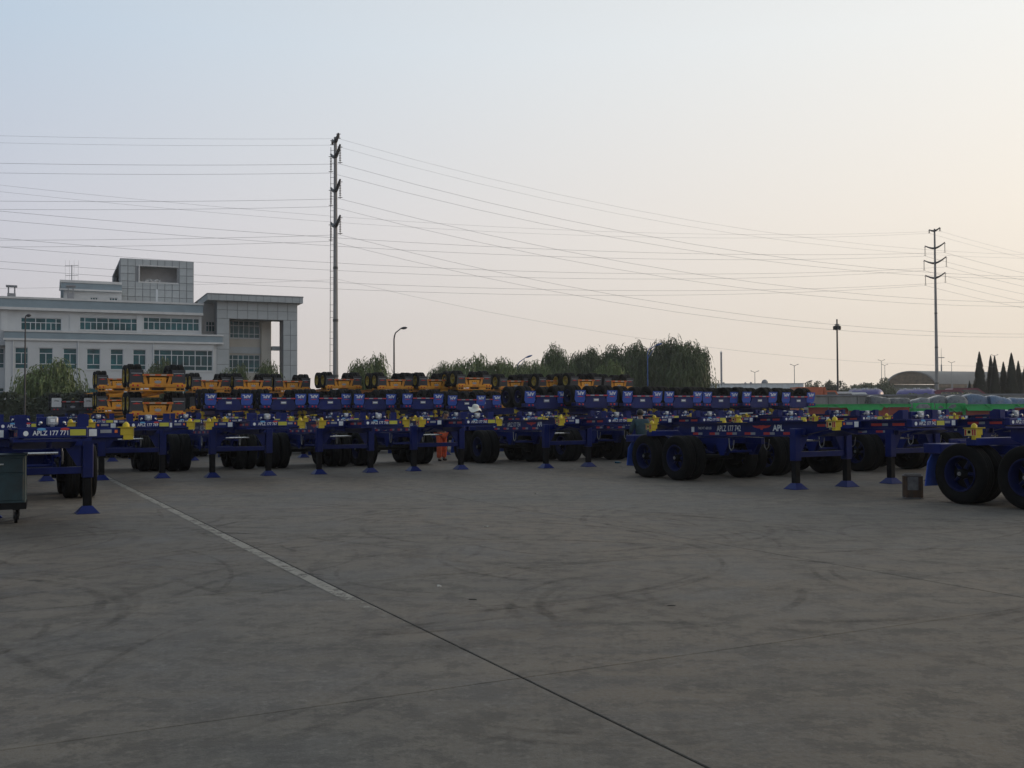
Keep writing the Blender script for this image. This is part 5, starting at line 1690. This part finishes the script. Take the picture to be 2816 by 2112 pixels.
def tanker(px0, px1, py, D, label):
    a, c = at(px0, 1080, D).x, at(px1, 1080, D).x
    zt = at((px0 + px1) / 2, py, D).z
    ang = R(-38)
    L_ = (c - a) / math.cos(ang) * 1.15
    r = empty('tank_truck', ((a + c) / 2, D + 1.5, 0), (0, 0, ang)); tag(r, label, 'tanker', 'purple tankers beyond the wall')
    m = MB(); h = 1.0
    prof = [(.001, -L_ / 2), (.55, -L_ / 2 + .04), (.85, -L_ / 2 + .15), (1.0, -L_ / 2 + .3), (1.0, 0), (1.0, L_ / 2 - .3), (.85, L_ / 2 - .15), (.55, L_ / 2 - .04), (.001, L_ / 2)]
    m.lathe(prof, 20, 'X'); m.v = [(x, y * 1.15, zt - .85 + z * .82) for x, y, z in m.v]
    t_ = link('tank', m.mesh('tank', M_PURP), r)
    m = MB()
    for k in (-.3, -.05, .05, .3): m.tube((k * L_, 0, zt - .04), (k * L_, 0, zt + .12), .14, n=8)
    m.box(-L_ * .42, L_ * .42, -.3, -.26, zt + .02, zt + .06)
    link('hatch', m.mesh('hatch', M_WHT), t_)
    link('truck_frame', MB().box(-L_ / 2, L_ / 2 + 1.8, -.4, .4, .75, 1.0).box(-L_ * .3, L_ * .3, -.7, .7, 1.0, zt - 1.6).mesh('truck_frame', M_BLACK), r)
    wheels(r, (-L_ / 2 + .7, L_ / 2 + 1.0), (-.9, .9))
    b = empty('x', (0, 0, 0)); bpy.data.objects.remove(b)
    m = MB().prism([(L_ / 2 + .25, .7), (L_ / 2 + .25, zt - .75), (L_ / 2 + 1.4, zt - .8), (L_ / 2 + 1.7, 1.7), (L_ / 2 + 1.75, .7)], 'y', -1.0, 1.0)
    cb = link('cab', m.mesh('cab', M_WHT), r)
    link('cab_window', MB().prism([(L_ / 2 + .5, 1.9), (L_ / 2 + .5, zt - 1.0), (L_ / 2 + 1.3, zt - 1.0), (L_ / 2 + 1.55, 1.9)], 'y', -1.012, -1.002).mesh('cab_window', M_VGL), cb)
tanker(2360, 2426, 1069, 106, 'purple-blue tank truck behind the grey wall, left of the hangar arch')
tanker(2500, 2572, 1069, 108, 'purple-blue tank truck in front of the hangar arch, left of the far pylon')
# ------------------------------------------------------------------ things on the yard
M_TEAL = mat('worn_teal_paint', (0.024, 0.072, 0.085), 0.5, var=0.35, scale=2.5, col2=(.010, .022, .026))
M_RUST = mat('rust', (0.13, 0.07, 0.035), 0.85, var=0.4, scale=9, bump=.4, col2=(.045, .038, .032))
M_TIN = mat('old_grey_tin', (0.21, 0.20, 0.19), 0.6, 0.3, var=0.25, scale=8)
p = gnd(70, 1438)
r = empty('tool_cart', (p.x, p.y, 0), (0, 0, R(24))); tag(r, 'worn teal metal tool cart on casters at the left edge', 'cart')
w, d, z0, z1 = 1.05, .62, .24, 1.02
link('cabinet', MB().cbox(-w, 0, 0, d, z0, z1, .012).mesh('cabinet', M_TEAL), r)
dr = link('drawer', MB().cbox(-w + .03, -.03, -.018, 0, z1 - .26, z1 - .04, .008).mesh('drawer', M_TEAL), r)
link('handle', MB().tube((-.42, -.03, z1 - .13), (-.30, -.03, z1 - .13), .012, n=6).ball((-.36, -.03, z1 - .135), .02, 8, 5).mesh('handle', M_STEEL), dr)
dr = link('door', MB().cbox(-w + .03, -.03, -.018, 0, z0 + .1, z1 - .28, .008).mesh('door', M_TEAL), r)
link('base_rail', MB().box(-w - .01, .01, -.03, d + .01, z0 - .03, z0 + .07).mesh('base_rail', M_BLACK), r)
link('top_lip', MB().box(-w - .015, .015, -.015, d + .015, z1, z1 + .015).mesh('top_lip', M_TEAL), r)
for x in (-.13, -w + .13):
    for y in (.05, d - .08):
        cs = link('caster', MB().tube((x - .022, y, .085), (x + .022, y, .085), .085, n=16).mesh('caster', M_BLACK), r)
        m = MB().tube((x - .03, y, .085), (x + .03, y, .085), .035, n=10)
        for sx in (-1, 1): m.prism([(y - .035, .20), (y + .05, .20), (y + .02, .06), (y - .02, .06)], 'x', x + sx * .034, x + sx * .04)
        m.box(x - .05, x + .05, y - .05, y + .06, .20, .21)
        link('caster_fork', m.mesh('caster_fork', M_BLACK), cs)
# rusty square can
p = gnd(2520, 1372)
r = empty('metal_can', (p.x, p.y + .17, 0), (0, 0, R(-16))); tag(r, 'rusty square tin can with a grey front label beside the nearest rear wheels', 'can')
s_ = .17; c_ = .045
ring = [(s_ - c_, -s_), (s_, -s_ + c_), (s_, s_ - c_), (s_ - c_, s_), (-s_ + c_, s_), (-s_, s_ - c_), (-s_, -s_ + c_), (-s_ + c_, -s_)]
m = MB()
n = 8; H_ = .42
vs = [(x, y, z) for z in (0, H_) for x, y in ring] + [(x * .93, y * .93, H_) for x, y in ring] + [(x * .93, y * .93, .05) for x, y in ring]
m.add(vs, [(i, (i + 1) % n, n + (i + 1) % n, n + i) for i in range(n)] + [(n + i, n + (i + 1) % n, 2 * n + (i + 1) % n, 2 * n + i) for i in range(n)] + [(2 * n + i, 2 * n + (i + 1) % n, 3 * n + (i + 1) % n, 3 * n + i) for i in range(n)] + [tuple(range(3 * n, 4 * n))])
link('can_body', m.mesh('can_body', M_RUST), r)
link('front_label', MB().cbox(-.10, .085, -s_ - .004, -s_ - .001, .16, H_ - .02, .0012).mesh('front_label', M_TIN), r)
m = MB()
for z in (H_, .012):
    for i in range(n):
        a, b_ = ring[i], ring[(i + 1) % n]
        m.tube((a[0], a[1], z), (b_[0], b_[1], z), .009, n=6)
link('rim', m.mesh('rim', M_TIN), r)
link('carry_handle', MB().path([(-s_, 0, H_), (-s_ * .8, 0, H_ + .03), (s_ * .8, 0, H_ + .03), (s_, 0, H_)], [.006] * 4, 5).mesh('carry_handle', M_DULL), r)
# a blue bottle and scraps
p = gnd(1699, 1274)
r = empty('plastic_bottle', (p.x, p.y, .030), (0, 0, R(10))); tag(r, 'empty blue plastic bottle lying near the mudflap of chassis 742', 'bottle')
link('bottle', MB().lathe([(.001, -.10), (.028, -.098), (.030, -.04), (.028, 0), (.030, .04), (.014, .08), (.012, .0955)], 12, 'X').mesh('bottle', mat('teal_bottle_plastic', (.02, .10, .15), .3, var=0)), r)
link('cap', MB().tube((.096, 0, 0), (.112, 0, 0), .015, n=10).mesh('cap', M_BLACK), r)
M_PAPER = mat('crumpled_paper', (.40, .38, .34), .8, var=.08)
def scrap(px, py, s_, label, seed):
    q = random.Random(seed); p = gnd(px, py)
    m = MB(); k = 4
    vs = [((i / k - .5) * s_ * 1.4, (j / k - .5) * s_, .006 + q.random() * s_ * .35) for j in range(k + 1) for i in range(k + 1)]
    m.add(vs, [(j * (k + 1) + i, j * (k + 1) + i + 1, (j + 1) * (k + 1) + i + 1, (j + 1) * (k + 1) + i) for j in range(k) for i in range(k)])
    lo = min(v[2] for v in m.v); m.v = [(x, y, z - lo + .001) for x, y, z in m.v]
    o = link('paper_scrap', m.mesh('paper_scrap', M_PAPER), None, (p.x, p.y, 0), (0, 0, q.uniform(0, 6)))
    tag(o, label, 'litter', 'paper scraps on the yard')
for i, (px, py, s_, lab) in enumerate([(1513, 1294, 0.066, 'white paper scrap right of the left leg of chassis 754'), (1581, 1291, 0.072, 'white paper scrap left of the right leg of chassis 754'), (1709, 1286, 0.054, 'white scrap just in front of the mudflap of chassis 742'), (1476, 1358, 0.054, 'pale scrap alone in the middle of the yard, far from the chassis'),
        (1208, 1613, 0.042, 'small pale scrap right of the worn painted line'), (1337, 1449, 0.060, 'pale scrap farther than the small one, right of the painted line')]):
    scrap(px, py, s_, lab, 60 + i)
M_STICK = mat('dark_scrap', (.03, .025, .022), .8, var=.2)
for i, (px, py, lab) in enumerate([(1846, 1666, 'dark leaf-like scrap in the right half of the bare yard'), (1300, 1649, 'short dark strip lying right of the painted line')]):
    p = gnd(px, py)
    o = link('dark_scrap', MB().cbox(-.035, .035, -.007, .007, 0, .005, .0015).mesh('dark_scrap', M_STICK), None, (p.x, p.y, .001), (0, 0, .1 - .3 * i))
    tag(o, lab, 'litter', 'dark scraps on the yard')
# ------------------------------------------------------------------ people
M_SKIN = mat('skin', (0.30, 0.17, 0.11), .55, var=.06)
M_HAIR = mat('black_hair', (0.012, 0.011, 0.011), .6, var=.2, scale=30)
M_SHIRT = mat('dark_teal_shirt', (0.035, 0.075, 0.09), .85, var=.2, scale=9, bump=.4)
M_OVER = mat('orange_work_cloth', (0.62, 0.10, 0.035), .85, var=.2, scale=8, bump=.4)
M_HAT = mat('white_hat_cloth', (0.72, 0.72, 0.64), .85, var=.06, scale=20)
M_TROU = mat('dark_trouser_cloth', (0.03, 0.032, 0.04), .9, var=.2)
M_NAVYC = mat('dark_navy_cloth', (0.02, 0.024, 0.04), .85, var=.2, scale=9)
M_SHIRT2 = mat('faded_blue_shirt', (0.10, 0.15, 0.22), .85, var=.2, scale=9)
def skin(name, J, E, m_, root, sub=1):
    keys = list(J)
    me = bpy.data.meshes.new(name)
    me.from_pydata([J[k][:3] for k in keys], [(keys.index(a), keys.index(b)) for a, b in E], [])
    o = bpy.data.objects.new(name, me); COL.objects.link(o)
    md = o.modifiers.new('skin', 'SKIN'); md.use_smooth_shade = True
    for v, k in zip(me.skin_vertices[0].data, keys):
        rr = J[k][3]
        v.radius = rr if isinstance(rr, tuple) else (rr, rr)
        v.use_root = (k == keys[0])
    sb = o.modifiers.new('sub', 'SUBSURF'); sb.levels = sub; sb.render_levels = sub
    bpy.context.view_layer.update()
    dg = bpy.context.evaluated_depsgraph_get()
    nm = bpy.data.meshes.new_from_object(o.evaluated_get(dg))
    nm.name = name
    bpy.data.objects.remove(o)
    nm.materials.clear(); nm.materials.append(m_)
    for p_ in nm.polygons: p_.use_smooth = True
    return nm
def person(loc, rz, label, k, lean, arms, top_m, trou_m, hat, step=0.0):
    """k scales the height, lean bends the trunk forward (radians), arms: (elbow, wrist) offsets from each shoulder"""
    def up(x, y, z):
        # bend everything above the hips forward about the pelvis
        zz = z - .92
        return (x, y * math.cos(lean) + zz * math.sin(lean), .92 + zz * math.cos(lean) - y * math.sin(lean))
    J = {'pelvis': (0, 0, .92, (.15, .11)), 'spine': (*up(0, 0, 1.12), (.135, .10)), 'chest': (*up(0, 0, 1.32), (.145, .10)), 'neck': (*up(0, .0, 1.465), .052),
         'jaw': (*up(0, .035, 1.535), (.062, .075)), 'head': (*up(0, .03, 1.60), (.074, .092)), 'crown': (*up(0, .015, 1.655), (.055, .07)), 'nose': (*up(0, .128, 1.575), .014)}
    E = [('pelvis', 'spine'), ('spine', 'chest'), ('chest', 'neck'), ('neck', 'jaw'), ('jaw', 'head'), ('head', 'crown'), ('head', 'nose')]
    for s_, n_ in ((1, 'r'), (-1, 'l')):
        sh_ = Vector(up(s_ * .175, 0, 1.40))
        el = sh_ + Vector((s_ * arms[0][0], arms[0][1], arms[0][2]))
        wr = el + Vector((s_ * arms[1][0], arms[1][1], arms[1][2]))
        d = (wr - el).normalized()
        pm = wr + d * .06
        J.update({'ear' + n_: (*up(s_ * .088, .015, 1.585), (.016, .022)), 'shoulder' + n_: (*sh_, .058), 'elbow' + n_: (*el, .042), 'wrist' + n_: (*wr, (.026, .022)), 'palm' + n_: (*pm, (.036, .018))})
        E += [('head', 'ear' + n_), ('chest', 'shoulder' + n_), ('shoulder' + n_, 'elbow' + n_), ('elbow' + n_, 'wrist' + n_), ('wrist' + n_, 'palm' + n_)]
        side = d.cross(Vector((0, 0, 1))); side = side.normalized() if side.length > .1 else Vector((1, 0, 0))
        dn = Vector((0, 0, -1))
        for fi, (o_, ln) in enumerate(((-.030, .068), (-.010, .078), (.010, .073), (.030, .058))):
            a = pm + d * .025 + side * o_; b_ = a + d * ln * .55; c_ = b_ + (d * .6 + dn * .6) * ln * .5
            J.update({'f%d%s' % (fi, n_): (*a, .0095), 'g%d%s' % (fi, n_): (*b_, .0085), 'h%d%s' % (fi, n_): (*c_, .0075)})
            E += [('palm' + n_, 'f%d%s' % (fi, n_)), ('f%d%s' % (fi, n_), 'g%d%s' % (fi, n_)), ('g%d%s' % (fi, n_), 'h%d%s' % (fi, n_))]
        a = wr + d * .03 - side * .035; b_ = a + d * .035 - side * .02 + dn * .01
        J.update({'t0' + n_: (*a, .011), 't1' + n_: (*b_, .009)})
        E += [('wrist' + n_, 't0' + n_), ('t0' + n_, 't1' + n_)]
        st = step * s_
        J.update({'hip' + n_: (s_ * .09, 0, .86, .088), 'knee' + n_: (s_ * .105 + s_ * abs(step) * .3, .03 + st * .5, .48, .058), 'ankle' + n_: (s_ * .11 + s_ * abs(step) * .6, st, .085, .040), 'toe' + n_: (s_ * .125 + s_ * abs(step) * .6, st + .14, .035, (.040, .030))})
        E += [('pelvis', 'hip' + n_), ('hip' + n_, 'knee' + n_), ('knee' + n_, 'ankle' + n_), ('ankle' + n_, 'toe' + n_)]
    body = link('person', skin('person', J, E, M_SKIN, None), None, loc, (0, 0, rz))
    body.scale = (k, k, k)
    tag(body, label, 'person')
    def grow(keys, g, over={}):
        out = {}
        for q in keys:
            x, y, z, rr = J[q]
            rr = rr if isinstance(rr, tuple) else (rr, rr)
            out[q] = (x, y, z, (rr[0] + g, rr[1] + g))
        out.update(over)
        return out
    kk = ['pelvis', 'spine', 'chest'] + [a + n for n in 'rl' for a in ('shoulder', 'elbow', 'wrist')]
    Jc = grow(kk, .026); Jc['chest'] = (*J['chest'][:3], (.185, .135)); Jc['spine'] = (*J['spine'][:3], (.172, .135)); nk = up(0, -.005, 1.465); Jc['neckband'] = (*nk, .066); Jc['yoke'] = (*up(0, -.012, 1.405), (.150, .098))
    Ec = [('pelvis', 'spine'), ('spine', 'chest'), ('chest', 'yoke'), ('yoke', 'neckband')] + [(a + n, b_ + n) for n in 'rl' for a, b_ in (('shoulder', 'elbow'), ('elbow', 'wrist'))] + [('chest', 'shoulder' + n) for n in 'rl']
    link('shirt', skin('shirt', Jc, Ec, top_m, None), body)
    kk = ['pelvis'] + [a + n for n in 'rl' for a in ('hip', 'knee', 'ankle')]
    Jt = grow(kk, .020)
    for n in 'rl': Jt['knee' + n] = (*J['knee' + n][:3], (.098, .095)); Jt['ankle' + n] = (*J['ankle' + n][:3], (.092, .088))
    Et = [('pelvis', 'hip' + n) for n in 'rl'] + [(a + n, b_ + n) for n in 'rl' for a, b_ in (('hip', 'knee'), ('knee', 'ankle'))]
    link('trousers', skin('trousers', Jt, Et, trou_m, None), body)
    for n in 'rl':
        a = J['ankle' + n]; t_ = J['toe' + n]
        Js = {'heel': (a[0], a[1] - .05, .042, .042), 'mid': (a[0] * .5 + t_[0] * .5, a[1] * .5 + t_[1] * .5, .045, (.050, .044)), 'toe': (t_[0], t_[1] + .01, .036, (.048, .035))}
        link('shoe', skin('shoe', Js, [('heel', 'mid'), ('mid', 'toe')], M_BLACK, None), body)
    hc = Vector(up(0, .012, 1.615)); tp = Vector(up(0, -.0, 1.69)); back = Vector(up(0, -.035, 1.58))
    Jh = {'a': (*Vector(up(0, -.015, 1.638)), (.082, .090)), 'b': (*Vector(up(0, .0, 1.672)), (.050, .06)), 'c': (*Vector(up(0, -.035, 1.575)), (.076, .065))}
    hm = MB().ball((0, 0, 0), 1.0, 16, 10)
    keep = []
    for f_ in hm.f:
        c_ = [sum(hm.v[i][a] for i in f_) / len(f_) for a in range(3)]
        if c_[2] > .42 or (c_[1] < .15 and c_[2] > -.45): keep.append(f_)
    hm.f = keep; hm.m = [0] * len(keep); hm.sm = [True] * len(keep)
    hm.v = [up(x * .090, .012 + y * .108, 1.608 + z * .108) for x, y, z in hm.v]
    link('hair', hm.mesh('hair', M_HAIR), body)
    if hat:
        m = MB()
        m.lathe([(.255, -.035), (.24, -.026), (.17, .0), (.118, .014), (.112, .07), (.104, .115), (.07, .138), (.001, .142)], 20, 'Z', (0, 0, 0))
        m.lathe([(.253, -.037), (.17, -.006), (.10, .005)], 20, 'Z', (0, 0, 0))
        tilt = Matrix.Rotation(-.28, 3, 'X') @ Matrix.Rotation(.12, 3, 'Y')
        m.v = [tuple(tilt @ Vector((x, y, z - .03 * math.cos(3 * math.atan2(y, x)) * (math.hypot(x, y) / .2) ** 3)) + Vector(up(0, .01, 1.665))) for x, y, z in m.v]
        link('sun_hat', m.mesh('sun_hat', M_HAT), body)
    return body
A_DOWN = ((.05, .02, -.28), (-.01, .10, -.24))
A_FWD = ((.08, .03, -.26), (-.06, .22, -.06))
person((3.37, 26.95, 0), R(12), 'man in a dark teal shirt seen from behind, standing at the mudflap of chassis 742', .985, .12, A_FWD, M_SHIRT, M_TROU, False)
person((-1.42, 35.55, 0), R(-110), 'man in a white wide-brimmed sun hat behind the nose of chassis 765', 1.05, .20, A_FWD, M_SHIRT2, M_TROU, True)
person((-2.36, 34.4, 0), R(-140), 'worker in orange trousers standing between the chassis behind chassis 766', 1.0, .36, A_FWD, M_NAVYC, M_OVER, False, .10)
# ------------------------------------------------------------------ haze
m = bpy.data.materials.new('thin_haze'); m.use_nodes = True
nt = m.node_tree
nt.nodes.remove(nt.nodes['Principled BSDF'])
pv = nt.nodes.new('ShaderNodeVolumePrincipled')
pv.inputs['Color'].default_value = (.86, .88, .92, 1)
pv.inputs['Density'].default_value = 0.0004
pv.inputs['Anisotropy'].default_value = 0.35
nt.links.new(pv.outputs[0], nt.nodes['Material Output'].inputs['Volume'])
tag(link('haze', MB().box(-420, 420, -70, 460, -1.2, 42).mesh('haze', m)), kind='stuff')
